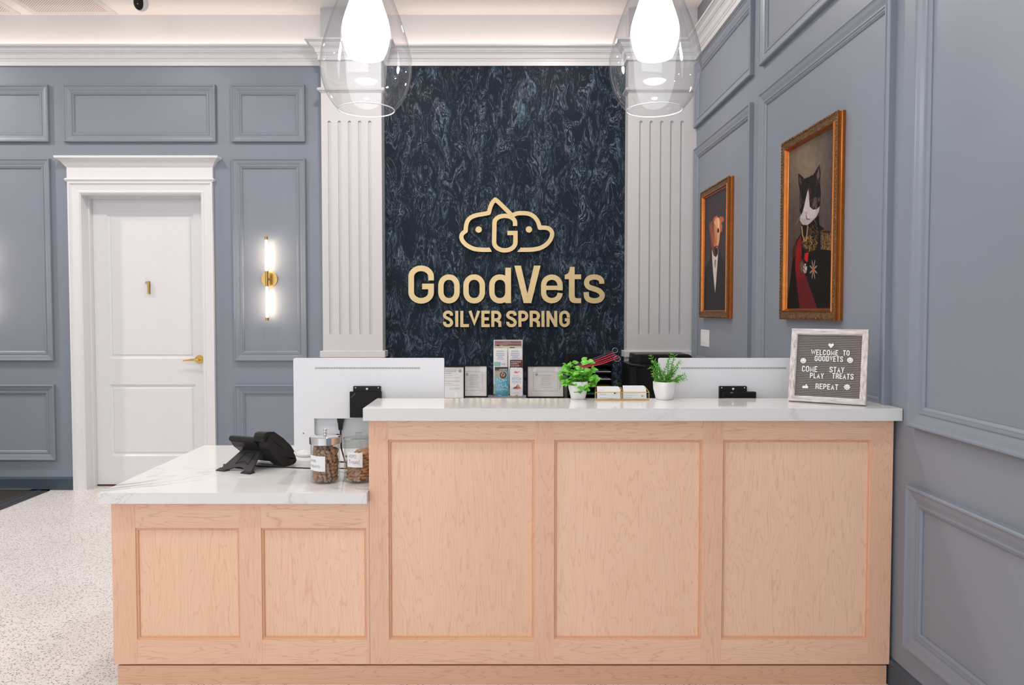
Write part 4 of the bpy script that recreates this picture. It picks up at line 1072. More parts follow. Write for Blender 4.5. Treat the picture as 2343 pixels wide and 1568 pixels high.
# ------------------------------------------------------------------ treat jars
ZW = .7506
def jar(cx, cy, r, h, lidmat, label, kind):
    t = thing('treat_jar', (cx, cy, ZW), label, 'jar', 'treat jars')
    bm = B(); th = .003
    lathe(bm, cx, cy, [(r - .006, ZW), (r - .001, ZW + .003), (r, ZW + .008), (r, ZW + h), (r - th, ZW + h), (r - th, ZW + .010), (r - .010, ZW + .007), (.001, ZW + .007)], 56, capb=True)
    obj('glass_body', bm, 'jar_glass', t, smooth=True).data.set_sharp_from_angle(angle=.8)
    bm = B()
    if kind == 'liver':
        lathe(bm, cx, cy, [(r + .002, ZW + h - .026), (r + .004, ZW + h - .024), (r + .004, ZW + h + .003), (r + .001, ZW + h + .006), (.012, ZW + h + .008), (.007, ZW + h + .010), (.006, ZW + h + .014), (.0085, ZW + h + .017), (.005, ZW + h + .020), (.0045, ZW + h + .024), (.008, ZW + h + .027), (.008, ZW + h + .032), (.003, ZW + h + .035)], 48, capt=True)
    else:
        lathe(bm, cx, cy, [(r + .002, ZW + h - .004), (r + .004, ZW + h), (r + .003, ZW + h + .004), (.016, ZW + h + .006), (.013, ZW + h + .010), (.010, ZW + h + .017), (.015, ZW + h + .021), (.015, ZW + h + .024), (.001, ZW + h + .025)], 48, capt=True)
    ld = obj('lid', bm, lidmat, t, smooth=True); ld.data.set_sharp_from_angle(angle=.6)
    return t
def curved_label(parent, cx, cy, r, a0, a1, z0, z1, tilt, lines):
    def mp(u, v, h):
        a = a0 + (a1 - a0) * u; rr2 = r + .0006 + h; return Vector((cx + rr2 * math.sin(a), cy - rr2 * math.cos(a), z0 + (z1 - z0) * v + tilt * (u - .5)))
    bm = B(); n = 14
    A = [[bm.verts.new(mp(i / n, v, 0)) for i in range(n + 1)] for v in (0, 1)]
    for i in range(n): bm.faces.new((A[0][i], A[0][i + 1], A[1][i + 1], A[1][i]))
    lb = obj('paper_label', bm, 'paper_white', parent)
    bm = B()
    for s, bx_ in lines: text(bm, s, bx_, mp, .0005, .0005, off=-.008)
    obj('handwriting', bm, 'ink', lb)
j1x, j1y = -.7045, 3.02; j2x, j2y = -.5735, 3.03
r1, r2 = .0575, .0585
t1 = jar(j1x, j1y, r1, .178, 'chrome', 'glass jar of brown treats with a chrome lid and handwritten label', 'liver')
curved_label(t1, j1x, j1y, r1, -1.12, .22, ZW + .052, ZW + .112, -.003, [('LIVER', (.10, .52, .58, .74)), ('TREATS!', (.14, .74, .22, .38))])
t2 = jar(j2x, j2y, r2, .170, 'jar_glass', 'clear plastic jar of tan treats with clear knob lid beside the maple cabinet', 'hypo')
curved_label(t2, j2x, j2y, r2, -.66, .44, ZW + .066, ZW + .124, -.002, [('HYPO', (.14, .62, .60, .86)), ('Treats!', (.12, .82, .24, .50))])
def chunk(r, flat, seed, sub=2):
    rnd = random.Random(seed); bm = B(); bmesh.ops.create_icosphere(bm, subdivisions=sub, radius=r)
    for v in bm.verts:
        v.co = Vector((v.co.x * rnd.uniform(.78, 1.12), v.co.y * rnd.uniform(.78, 1.12), v.co.z * flat * rnd.uniform(.8, 1.15)))
    me = bpy.data.meshes.new('treat'); bm.to_mesh(me); bm.free(); return me
lm = [chunk(.0128, .55, s, 1) for s in range(7)]
for m_ in lm: m_.materials.append(MATS['treat_liver'])
hm = [chunk(.0185, .40, s + 20) for s in range(4)]
for m_ in hm: m_.materials.append(MATS['treat_tan'])
for ly in range(10):
    for ring, cnt in ((.0430, 14), (.0235, 8)) + (((.004, 1),) if ly == 9 else ()):
        for i in range(cnt):
            if ly == 9 and random.random() < .4: continue
            a = 2 * math.pi * (i + random.uniform(-.15, .15)) / cnt + ly * .37
            o = bpy.data.objects.new('liver_treat', random.choice(lm)); COL.objects.link(o)
            o.location = (j1x + ring * math.cos(a), j1y + ring * math.sin(a), ZW + .0175 + ly * .0135 + random.uniform(-.002, .002))
            o.rotation_euler = [random.uniform(0, 6.28) for _ in range(3)]; q_ = random.uniform(.85, 1.05); o.scale = (q_, q_, q_)
            tag(o, 'brown crumbly treat piece inside the chrome-lidded glass jar', 'treat', 'liver treats in the chrome-lidded jar')
for ly in range(9):
    for ring, cnt in ((.0345, 8), (.015, 3)):
        for i in range(cnt):
            a = 2 * math.pi * (i + random.uniform(-.15, .15)) / cnt + ly * .5
            o = bpy.data.objects.new('tan_treat', random.choice(hm)); COL.objects.link(o)
            o.location = (j2x + ring * math.cos(a), j2y + ring * math.sin(a), ZW + .019 + ly * .0112 + .012 * math.cos(a) * ly / 9)
            tl = random.uniform(-.45, .45) if random.random() < .6 else random.uniform(.8, 1.2)
            o.rotation_euler = (tl, random.uniform(-.3, .3), random.uniform(0, 6.28))
            if ring > .03: o.rotation_euler = (tl * .5, tl * .5, a); 
            tag(o, 'flat tan treat piece inside the clear plastic jar', 'treat', 'tan treats in the clear plastic jar')

# ------------------------------------------------------------------ things on the raised worktop
ZR = 1.067
def sq(n_):
    return lambda a: 1 / (abs(math.cos(a)) ** n_ + abs(math.sin(a)) ** n_) ** (1 / n_)
def pot(cx, cy, rtop, rbot, h, rot, t):
    bm = B(); pr = [(rbot * .9, ZR), (rbot, ZR + .003), (rbot * 1.10, ZR + h * .25), (rtop * .97, ZR + h * .6), (rtop, ZR + h), (rtop - .003, ZR + h), (rtop - .005, ZR + h * .8)]
    lathe(bm, cx, cy, pr, 64, sq(3.6), rot, capb=True); obj('pot', bm, 'ceramic_white', t, smooth=True).data.set_sharp_from_angle(angle=.9)
    bm = B(); lathe(bm, cx, cy, [(.001, ZR + h * .84), (rtop - .006, ZR + h * .82)], 40, sq(3.6), rot); obj('soil', bm, 'soil', t)
def leaf(bm, p, d, up, L, W, fold=.25, curl=.25, n=6):
    d = d.normalized(); s = d.cross(up).normalized(); nn = s.cross(d).normalized(); rows = []
    for i in range(n + 1):
        t = i / n; w_ = W * .5 * math.sin(math.pi * min(1, t * .93 + .07) ** .8) ** .9 if t < 1 else 0
        c = p + d * (L * t) - nn * (curl * L * t * t)
        rows.append((bm.verts.new(c + s * w_ + nn * w_ * fold), bm.verts.new(c), bm.verts.new(c - s * w_ + nn * w_ * fold)))
    for a, b in zip(rows, rows[1:]):
        for k_ in (0, 1): bm.faces.new((a[k_], a[k_ + 1], b[k_ + 1], b[k_]))
# leafy plant
c1x, c1y = atZ(1322.5, 913, ZR); h1 = .073
p1 = thing('potted_plant', (c1x, c1y, ZR), 'bright green leafy plant in a white square pot by the gold card holder', 'plant')
pot(c1x, c1y, .038, .028, h1, math.radians(8), p1)
rnd = random.Random(5); bs = B(); bl = B()
cc = Vector((c1x, c1y, ZR + h1 - .008))
k1 = c1y / F
def leaf_cluster(pt, n_, sz):
    for j in range(n_):
        a = rnd.uniform(0, 6.28); el = rnd.uniform(-.4, .7)
        dv = Vector((math.cos(a) * math.cos(el), math.sin(a) * math.cos(el), math.sin(el)))
        if dv.y > .6: dv.y *= -1
        leaf(bl, pt, dv, Vector((rnd.uniform(-.3, .3), -.7, .7)), sz * rnd.uniform(.8, 1.15), sz * rnd.uniform(.62, .8), .22, rnd.uniform(.1, .4))
targets = [(1297, 838), (1310, 832), (1332, 826), (1345, 830), (1288, 851), (1303, 846), (1318, 845), (1335, 848), (1352, 845), (1290, 866), (1303, 868), (1320, 862), (1338, 864), (1355, 862), (1298, 878), (1362, 876), (1345, 878), (1312, 880), (1328, 880), (1335, 890), (1327, 893), (1359, 868), (1308, 858), (1325, 852), (1345, 858)]
for tx, ty in targets:
    Yd = c1y + rnd.uniform(-.035, .02) - (.03 if ty > 885 else 0)
    X_, Z_ = atY(tx, ty, Yd); tp = Vector((X_, Yd, Z_)); mid = (cc + tp) / 2 + Vector((0, 0, .012))
    tube(bs, [cc + Vector((rnd.uniform(-.012, .012), rnd.uniform(-.012, .012), -.005)), mid, tp], .0011, 5)
    leaf_cluster(tp, 4, .030); leaf_cluster(mid, 2, .026)
for a in range(3): # hanging tendrils on the left
    X_, Z_ = atY(1284 - a * 2, 885 + a * 4, c1y - .01); tube(bs, [cc, Vector((X_ + .002, c1y - .01, Z_ + .045)), Vector((X_, c1y - .01, Z_))], .0009, 5)
obj('stems', bs, 'stem_green', p1); obj('foliage', bl, 'leaf_bright', p1, smooth=True)
# needle plant
c2x, c2y = atZ(1520, 914, ZR)
p2 = thing('potted_plant', (c2x, c2y, ZR), 'spiky green rosemary-like plant in a white faceted pot beside the black printer', 'plant')
pot(c2x, c2y, .040, .030, .073, math.radians(38), p2)
bs = B(); bl = B(); rnd = random.Random(11); cc = Vector((c2x, c2y, ZR + .062))
tips = [(1490, 816), (1497, 828), (1506, 838), (1535, 812), (1543, 815), (1530, 826), (1541, 838), (1556, 828), (1551, 842), (1490, 842), (1495, 856), (1500, 868), (1565, 858), (1568, 866), (1555, 862), (1515, 850), (1525, 858), (1540, 856), (1512, 872), (1535, 874), (1528, 882), (1550, 872)]
for tx, ty in tips:
    Yd = c2y + rnd.uniform(-.035, .03); X_, Z_ = atY(tx, ty, Yd); tp = Vector((X_, Yd, Z_))
    st0 = cc + Vector((rnd.uniform(-.018, .018), rnd.uniform(-.018, .018), -.01)); mid = (st0 * .5 + tp * .5) + Vector((rnd.uniform(-.006, .006), 0, .006))
    path_ = [st0 * (1 - t) ** 2 + mid * 2 * t * (1 - t) + tp * t * t for t in [i / 12 for i in range(13)]]
    tube(bs, path_, .0011, 5)
    for i in range(3, 13):
        dd = (path_[i] - path_[i - 1]).normalized()
        for j in range(6):
            a = rnd.uniform(0, 6.28); s_ = dd.cross(Vector((0, 1, .1))).normalized(); q_ = dd.cross(s_)
            dv = dd * .75 + s_ * math.cos(a) + q_ * math.sin(a)
            leaf(bl, path_[i], dv, Vector((rnd.uniform(-1, 1), -.6, .8)), rnd.uniform(.011, .018), .0030, .1, .15, 3)
obj('stems', bs, 'stem_green', p2); obj('foliage', bl, 'leaf_needle', p2, smooth=True)
# gold wire card holder
hy = atZ(1420, 917, ZR)[1]
xa, xb = atY(1362, 917, hy)[0], atY(1485, 917, hy)[0]; xm = (xa + xb) / 2
ch = thing('card_holder', (xm, hy + .02, ZR), 'gold wire and glass double business card holder between the two plants', 'card holder')
hf, hb, dd_ = .034, .050, .045
bm = B(); R_ = .0016
def wire(*p): tube(bm, p, R_, 6)
for x in (xa, xm - .0025, xm + .0025, xb):
    s = .004 if x == xb else (-.004 if x == xa else 0)
    wire((x, hy, ZR + R_), (x, hy, ZR + hf)); wire((x, hy, ZR + hf), (x - s * 1.5, hy + dd_, ZR + hb)); wire((x - s * 1.5, hy + dd_, ZR + R_), (x - s * 1.5, hy + dd_, ZR + hb)); wire((x, hy, ZR + R_), (x - s * 1.5, hy + dd_, ZR + R_))
wire((xa, hy, ZR + R_), (xb, hy, ZR + R_)); wire((xa, hy, ZR + hf), (xb, hy, ZR + hf)); wire((xa, hy + dd_, ZR + R_), (xb, hy + dd_, ZR + R_)); wire((xa, hy, ZR + .006), (xb, hy, ZR + .006))
obj('wire_frame', bm, 'polished_gold', ch)
bm = B(); box(bm, xa + .001, xb - .001, hy - .0004, hy + .0004, ZR + .003, ZR + hf); obj('front_glass', bm, 'acrylic', ch)
for (a, b, kd, hh) in ((xa + .0085, xm - .006, 0, .050), (xm + .006, xb - .0095, 1, .053)):
    st_t = thing('business_cards', ((a + b) / 2, hy + .02, ZR + .004), ['stack of white business cards in the gold holder, half nearer the leafy plant', 'stack of white business cards in the gold holder, taller half nearer the spiky plant'][kd], 'business cards')
    def cm(u, v, h, a=a): return Vector((a + u, hy + .004 + v * .18 - h, ZR + .004 + v))
    bm = B(); poly_prism(bm, [(0, 0), (b - a, 0), (b - a, hh * .82), (0, hh * .82)], cm, 0, -.003); obj('front_card', bm, 'paper_white', st_t)
    bm = B(); poly_prism(bm, [(0.002, 0), (b - a, 0), (b - a, hh - .004), (b - a - .006, hh), (0.002, hh)], lambda u, v, h, a=a: Vector((a + u, hy + .016 + v * .35 - h, ZR + .004 + v)), 0, -.006); obj('rear_cards', bm, 'paper_white', st_t)
    bm = B(); W_ = b - a
    for v_, u0_, u1_ in (((.036, .10, .32), (.021, .12, .40), (.017, .12, .36), (.006, .12, .44), (.0025, .5, .68)) if kd == 0 else ((.027, .10, .40), (.022, .12, .62), (.014, .12, .44), (.008, .10, .36))):
        box(bm, a + W_ * u0_, a + W_ * u1_, hy + .0035 + (v_) * .18, hy + .0038 + v_ * .18, ZR + .005 + v_, ZR + .0058 + v_)
    obj('printed_text', bm, 'print_grey', st_t)
    bm = B()
    u_ = .72 if kd == 0 else .78; v_ = .026 if kd == 0 else .014
    poly_prism(bm, [(W_ * u_, v_ - .004), (W_ * u_ + .007, v_ - .004), (W_ * u_ + .006, v_ + .004), (W_ * u_ + .003, v_ + .001), (W_ * u_ + .001, v_ + .005)], cm, .0002, .0005)
    poly_prism(bm, [(W_ * u_ + .010, v_ - .003), (W_ * u_ + .013, v_ - .004), (W_ * u_ + .011, v_ + .003)], cm, .0002, .0005)
    obj('card_picture', bm, 'print_dark' if kd == 0 else 'print_orange', st_t)

# ------------------------------------------------------------------ letter board
bl_, br_ = atZ(1803, 919, ZR), atZ(1981, 930, ZR)
ex = (Vector((br_[0], br_[1], 0)) - Vector((bl_[0], bl_[1], 0))); Wb = ex.length; ex.normalize()
en = Vector((ex.y, -ex.x, 0)); lean = math.radians(11)
evv = Vector((0, 0, math.cos(lean))) - en * math.sin(lean); nvv = en * math.cos(lean) + Vector((0, 0, math.sin(lean)))
O_ = Vector((bl_[0], bl_[1], ZR + .0035)); Hb = .292
lbm = lambda u, v, h=0: O_ + ex * u + evv * v + nvv * h
lb = thing('letter_board', tuple(O_), 'square felt letter board in whitewashed wood frame welcoming visitors, leaning on the raised worktop', 'letter board')
bm = B(); rects(bm, (0, Wb, 0, Hb), [(0, -.018), (0, .002), (.002, .004), (.019, .004), (.023, .001), (.024, -.006)], lbm); fo = obj('frame', bm, ['weathered_across', 'weathered_upright'], lb)
for p in fo.data.polygons: p.material_index = p.index % 2
bm = B(); box(bm, 0, 1, 0, 1, 0, 1); bm.free()
bm = B(); poly_prism(bm, [(.002, .002), (Wb - .002, .002), (Wb - .002, Hb - .002), (.002, Hb - .002)], lbm, -.0175, -.013); obj('backing', bm, 'mat_board', lb)
bm = B(); n = 36; z0 = .0235; pitch = (Hb - .047) / n; pr = []
for i in range(n):
    b0 = z0 + i * pitch; pr += [(b0, -.0095), (b0 + pitch * .28, -.0095), (b0 + pitch * .36, -.0055), (b0 + pitch * .92, -.0055), (b0 + pitch, -.0095)]
rows = [[bm.verts.new(lbm(u, v, h)) for v, h in pr] for u in (.0235, Wb - .0235)]
for i in range(len(pr) - 1): bm.faces.new((rows[0][i], rows[1][i], rows[1][i + 1], rows[0][i + 1]))
ff = obj('grooved_felt', bm, 'felt_grey', lb)
# px -> board uv
def buv(px, py):
    r = Vector(_ray(px, py)); c_ = Vector((0, 0, H)); t = (O_ + nvv * -.003 - c_).dot(nvv) / r.dot(nvv); q = c_ + r * t - O_
    return q.dot(ex), q.dot(evv)
def btxt(s, x0, x1, yt, yb, yt2=None):
    ym = (yt + yb) / 2
    u0, _ = buv(x0, ym); u1, _ = buv(x1, ym); _, va = buv((x0 + x1) / 2, yb); _, vb = buv((x0 + x1) / 2, yt)
    (ua, v0s), (ub, v1s) = buv(x0, yt), buv(x1, yt)
    wts = {'I': .25, 'M': 1.15, 'W': 1.35, 'L': .8, 'E': .85, 'T': .92, 'O': 1.05, 'G': 1.02}
    W_ = [wts.get(c, .95) for c in s]; gap = .22; u_ = (u1 - u0) / (sum(W_) + gap * (len(s) - 1)); x_ = u0
    for c, q in zip(s, W_):
        bm = B(); caps_bm(bm, c, x_, x_ + q * u_, -vb, -va, .0034, lambda p, r, h: lbm(p, -r, h), -.0028, -.0052)
        obj('letter', bm, 'letter_white', lb); x_ += (q + gap) * u_
btxt('WELCOME', 1856, 1918, 801, 813); btxt('TO', 1929, 1944, 802, 814); btxt('GOODVETS', 1864, 1929, 815, 827.5)
btxt('COME', 1835, 1870, 838, 851); btxt('STAY', 1898, 1932, 840, 853); btxt('PLAY', 1853, 1885, 854, 866); btxt('TREATS', 1904, 1953, 855, 867.5); btxt('REPEAT', 1866, 1918, 879, 891.5)
def icon(kind, px, py, r):
    u, v = buv(px, py); s = r * 2.95 / F; bm = B(); h0, h1 = -.0052, -.0028
    if kind == 'heart': poly_prism(bm, [(u, v - s), (u + s * .95, v + s * .1), (u + s * .9, v + s * .65), (u + s * .5, v + s * .85), (u, v + s * .5), (u - s * .5, v + s * .85), (u - s * .9, v + s * .65), (u - s * .95, v + s * .1)], lbm, h0, h1)
    elif kind == 'flower': poly_prism(bm, [(u + s * (1 + .14 * math.cos(8 * a)) * math.cos(a), v + s * (1 + .14 * math.cos(8 * a)) * math.sin(a)) for a in [2 * math.pi * i / 48 for i in range(48)]], lbm, h0, h1)
    elif kind == 'thumb': poly_prism(bm, [(u - s, v - s * .7), (u + s, v - s * .7), (u + s, v + s * .25), (u + s * .55, v + s * .3), (u + s * .5, v + s * .95), (u + s * .2, v + s * .95), (u + s * .05, v + s * .3), (u - s, v + s * .2)], lbm, h0, h1)
    else: disc(bm, u, v, s, lbm, h0, h1)
    o = obj('symbol', bm, 'letter_white', lb)
    if kind in ('smile', 'flower'):
        bm = B(); h2 = -.0026
        for e in (-.38, .38): disc(bm, u + s * e, v + s * .25, s * .14, lbm, h1, h2, 10)
        ribbon(bm, [(u + s * .55 * math.cos(a), v - s * .02 + s * .5 * math.sin(a)) for a in [math.pi * (1.1 + .8 * i / 8) for i in range(9)]], s * .16, lbm, h1, h2)
        obj('symbol_face', bm, 'felt_grey', o)
icon('heart', 1901.5, 791, 6.3); icon('smile', 1838, 825.5, 6.3); icon('smile', 1945, 824.5, 6.3); icon('thumb', 1842.5, 884.5, 6.3); icon('flower', 1938, 886, 6.2)
bm = B(); poly_prism(bm, [(Wb / 2 - .03, .22), (Wb / 2 + .03, .22), (Wb / 2 + .03, .20), (Wb / 2 - .03, .20)], lbm, -.0175, -.019)
tube(bm, [lbm(Wb / 2, .21, -.018), Vector((lbm(Wb / 2, 0, -.1).x, lbm(Wb / 2, 0, -.1).y, ZR + .004))], .003, 8); obj('prop_stand', bm, 'black_plastic', lb)

# ------------------------------------------------------------------ items on the back counter
ZB = .760
def std(px0, px1, py0, py1, Y):    # px left, right, top, bottom -> x0,x1,z1,z0
    x0, z1 = atY(px0, py0, Y); x1, z0 = atY(px1, py1, Y); return x0, x1, z1, z0
def cert(px0, px1, py0, Y, bw, label, kind):
    x0, x1, z1, _ = std(px0, px1, py0, 905, Y); z0 = ZB
    mp = lambda u, v, h: Vector((u, Y - h + (v - z0) * .06, v))
    t = thing('certificate_frame', ((x0 + x1) / 2, Y, z0), label, 'picture frame', 'certificates in black frames')
    bm = B(); rects(bm, (x0, x1, z0, z1), [(0, -.012), (0, .004), (bw, .004), (bw, .000)], mp); obj('frame', bm, 'black_matte', t)
    a, b, c, d = x0 + bw, x1 - bw, z0 + bw, z1 - bw
    bm = B(); poly_prism(bm, [(a, c), (b, c), (b, d), (a, d)], mp, -.003, -.001); obj('certificate_paper', bm, 'mat_board' if kind else 'paper_white', t)
    bm = B(); rn = random.Random(len(label)); hh = d - c; ww = b - a
    def bar(u0, u1, v, th): poly_prism(bm, [(a + ww * u0, c + hh * v), (a + ww * u1, c + hh * v), (a + ww * u1, c + hh * v + th), (a + ww * u0, c + hh * v + th)], mp, -.0008, -.0006)
    if kind:
        m = .15; rects(bm, (a + ww * m, b - ww * m, c + hh * .18, d - hh * .18), [(0, -.0007), (.0022, -.0007)], mp)
        for v in (.72, .68, .62, .56, .50, .44, .38, .30): bar(.3 + rn.uniform(0, .08), .62 + rn.uniform(0, .1), v, .0022)
        disc(bm, a + ww * .25, c + hh * .73, .011, mp, -.0008, -.0006, 20)
    else:
        for v, u0, u1, th in ((.90, .0, .72, .0045), (.85, .0, .68, .0045), (.79, .0, .45, .0045), (.72, .02, .5, .002), (.66, .1, .8, .002), (.56, .1, .85, .002), (.53, .1, .8, .002), (.46, .02, .5, .003), (.41, .1, .8, .002), (.32, .35, .85, .002), (.28, .35, .8, .002)): bar(u0, u1, v, th)
        disc(bm, a + ww * .84, c + hh * .88, .013, mp, -.0008, -.0006, 20)
    obj('printed_text', bm, 'print_grey', t)
    bm = B(); poly_prism(bm, [(a, c), (b, c), (b, d), (a, d)], mp, .0002, .0008); obj('glass', bm, 'picture_glass', t)
cert(1006, 1064, 837.5, 5.74, .011, 'black framed letter half hidden behind the white computer', 0)
cert(1050, 1116.5, 835.5, 5.88, .011, 'black framed certificate partly behind the framed letter', 1)
cert(1204, 1292.5, 835.5, 5.83, .013, 'wide black framed certificate next to the brochure holder', 1)

# brochure holder and what it holds
Yh = 5.60
bh = thing('brochure_holder', (atY(1162, 900, Yh)[0], Yh, ZB), 'clear acrylic two-pocket brochure holder on the back counter', 'brochure holder')
hx0, hx1 = atY(1127.5, 900, Yh)[0], atY(1197.5, 900, Yh)[0]; hxm = atY(1165, 900, Yh)[0]
bm = B()
box(bm, hx0, hx1, Yh + .085, Yh + .087, ZB, ZB + .36); box(bm, hx0, hx1, Yh, Yh + .087, ZB, ZB + .002)
for x in (hx0, hxm, hx1): ye = .064 if x == hxm else .087; box(bm, x - .001, x + .001, Yh, Yh + ye, ZB, ZB + .13); box(bm, x - .001, x + .001, Yh + .04, Yh + ye, ZB + .13, ZB + .26)
box(bm, hx0, hx1, Yh, Yh + .002, ZB, ZB + .11); box(bm, hx0, hx1, Yh + .04, Yh + .042, ZB + .10, ZB + .22)
obj('acrylic_body', bm, 'acrylic', bh)
def sheet(name, px0, px1, py0, py1, Y, mat, label, cat, drawfn=None, r=.0):
    x0, x1, z1, z0 = std(px0, px1, py0, py1, Y)
    t = thing(name, ((x0 + x1) / 2, Y, z0), label, cat, 'pet care leaflets in the acrylic holder')
    mp = lambda u, v, h=0: Vector((x0 + (x1 - x0) * u, Y - h, z0 + (z1 - z0) * v))
    pts = [(0, 0), (1, 0), (1, 1), (0, 1)] if not r else [(.08, 0), (.92, 0), (1, .03), (1, .97), (.92, 1), (.08, 1), (0, .97), (0, .03)]
    bm = B(); poly_prism(bm, pts, mp, -.0015, 0); s = obj('sheet', bm, mat, t)
    if drawfn: drawfn(t, mp)
    return t
def lines_(t, mp, rows, mat='print_grey'):
    bm = B()
    for u0, u1, v, th in rows: poly_prism(bm, [(u0, v), (u1, v), (u1, v + th), (u0, v + th)], mp, .0003, .0006)
    obj('printed_text', bm, mat, t)
def txt_(t, mp, s, b, mat, off=.01):
    bm = B(); text(bm, s, b, mp, .0007, .0007, off=off); obj('printed_text', bm, mat, t)
def rect_(t, mp, b, mat, nm='printed_block'):
    bm = B(); poly_prism(bm, [(b[0], b[2]), (b[1], b[2]), (b[1], b[3]), (b[0], b[3])], mp, .0002, .0004); obj(nm, bm, mat, t)
def d_flyer(t, mp):
    rect_(t, mp, (.03, .97, .0, .985), 'print_mauve')
    bm = B(); disc(bm, .15, .892, .045, mp, .0005, .0007, 16, .024); obj('printed_block', bm, 'print_brown', t)
    lines_(t, mp, [(.08, .35, .95, .008), (.6, .92, .95, .010), (.5, .93, .905, .010)], 'print_brown'); txt_(t, mp, '360', (.25, .31, .885, .90), 'paper_white')
sheet('brochure', 1129.5, 1195.5, 778, 900, Yh + .078, 'paper_white', 'tall flyer with a mauve printed top at the back of the holder', 'brochure', d_flyer)
sheet('brochure', 1129.3, 1195, 792.5, 902, Yh + .068, 'print_green', 'pale green flyer behind the white leaflets in the holder', 'brochure', lambda t, mp: (lines_(t, mp, [(.06, .30, .966, .012)], 'print_grey'), lines_(t, mp, [(.56, .74, .962, .018)], 'print_brown')))
def d_care(v=None):
    def f(t, mp):
        lines_(t, mp, [(.22, .74, .94 - .03, .016), (.2, .78, .875, .006)], 'print_grey'); lines_(t, mp, [(.18, .80, .84, .016), (.18, .80, .795, .016), (.30, .68, .75, .016)], 'print_blue'); lines_(t, mp, [(.22, .80, .715, .006), (.26, .74, .69, .006)], 'print_grey')
        if v: rect_(t, mp, (.04, .52, .50, .62), 'print_teal'); txt_(t, mp, 'V', (.57, .68, .53, .585), 'print_dark', .02); txt_(t, mp, ':', (.70, .73, .535, .575), 'print_red', .02); txt_(t, mp, 'C', (.75, .86, .53, .585), 'print_dark', .02)
    return f
sheet('brochure', 1129, 1160.5, 797, 880, Yh + .055, 'paper_white', 'white leaflet with a teal block and VC mark in the holder', 'brochure', d_care(True))
sheet('brochure', 1163, 1195, 797, 880, Yh + .055, 'paper_white', 'white text leaflet above the brown leaflet in the holder', 'brochure', d_care())
def d_brown(t, mp):
    for i, (s, u1) in enumerate((('Comprendiendo', .86), ('la pérdida y', .66), ('la que muerte', .72), ('después', .52))): txt_(t, mp, s, (.06, u1, .90 - i * .075, .955 - i * .075), 'paper_white', .03)
sheet('brochure', 1167, 1196.5, 824, 884, Yh + .037, 'print_brown', 'dark brown leaflet with white Spanish heading in the holder', 'brochure', d_brown)
def d_fetch(t, mp):
    txt_(t, mp, 'ALUMNI', (.24, .66, .69, .725), 'print_blue', 0); txt_(t, mp, 'FETCH', (.16, .86, .56, .655), 'print_blue', .01); txt_(t, mp, 'POINTS', (.16, .86, .45, .54), 'print_blue', .0)
    bm = B(); poly_prism(bm, [(.30, .84), (.42, .88), (.60, .85), (.82, .89), (.66, .83), (.52, .80), (.38, .81)], mp, .0004, .0006)
    poly_prism(bm, [(.06, .255), (.40, .28), (.62, .35), (.72, .42), (.74, .34), (.88, .27), (.60, .235)], mp, .0004, .0006); obj('printed_block', bm, 'print_orange', t)
    bm = B(); poly_prism(bm, [(.22, .27), (.34, .32), (.48, .33), (.56, .40), (.64, .41), (.56, .34), (.54, .28)], mp, .0007, .0009); obj('printed_block', bm, 'print_dark', t)
    lines_(t, mp, [(.28, .70, .10, .012)]); rect_(t, mp, (.40, .62, .01, .04), 'print_red')
sheet('brochure', 1167, 1196, 841.5, 906.5, Yh + .010, 'paper_white', 'white rounded card reading Fetch Points in the holder front pocket', 'brochure', d_fetch, r=1)
def ach_col(U, V):
    sh = U.shape; n = vnoise(sh, 4, 4, 9); img = np.empty(sh + (3,)); img[:] = (120, 178, 200)
    paint(img, np.clip((U - .35) / .5, 0, 1) * np.clip((.98 - V) / .2, 0, 1), (38, 146, 172), .9); paint(img, (n > .6) * (V < .62), (200, 220, 226), .6)
    paint(img, np.clip((V - .60) / .15, 0, 1) * (U < .55), (190, 166, 140), .8); paint(img, np.clip((V - .84) / .08, 0, 1), (74, 50, 46), .95); paint(img, np.clip((.22 - V) / .2, 0, 1), (24, 128, 156), .8)
    paint(img, ell(U, V, .62, .72, .30, .145, .05), (222, 214, 206)); paint(img, ell(U, V, .62, .72, .27, .13, .05), (92, 66, 54)); paint(img, ell(U, V, .60, .74, .17, .09, .3) * (n > .35), (200, 176, 152), .9)
    return np.clip(img, 0, 255)
x0, x1, z1, z0 = std(1132, 1163, 840, 906.5, Yh + .010)
t = thing('brochure', ((x0 + x1) / 2, Yh + .01, z0), 'teal leaflet headed ACHIEVE with a round pet photo in the holder front pocket', 'brochure', 'pet care leaflets in the acrylic holder')
bm = B(); box(bm, x0, x1, Yh + .0105, Yh + .012, z0, z1); obj('sheet', bm, 'paper_white', t)
mpa = lambda u, v, h=0: Vector((x0 + (x1 - x0) * u, Yh + .010 - h, z0 + (z1 - z0) * v))
vgrid('printed_front', t, mpa, 0, 1, 0, 1, 60, 120, ach_col, 'brochure_print')
txt_(t, mpa, 'ACHIEVE', (.32, .92, .885, .93), 'paper_white', .01); lines_(t, mpa, [(.25, .6, .385, .006), (.25, .5, .02, .012)], 'paper_white')

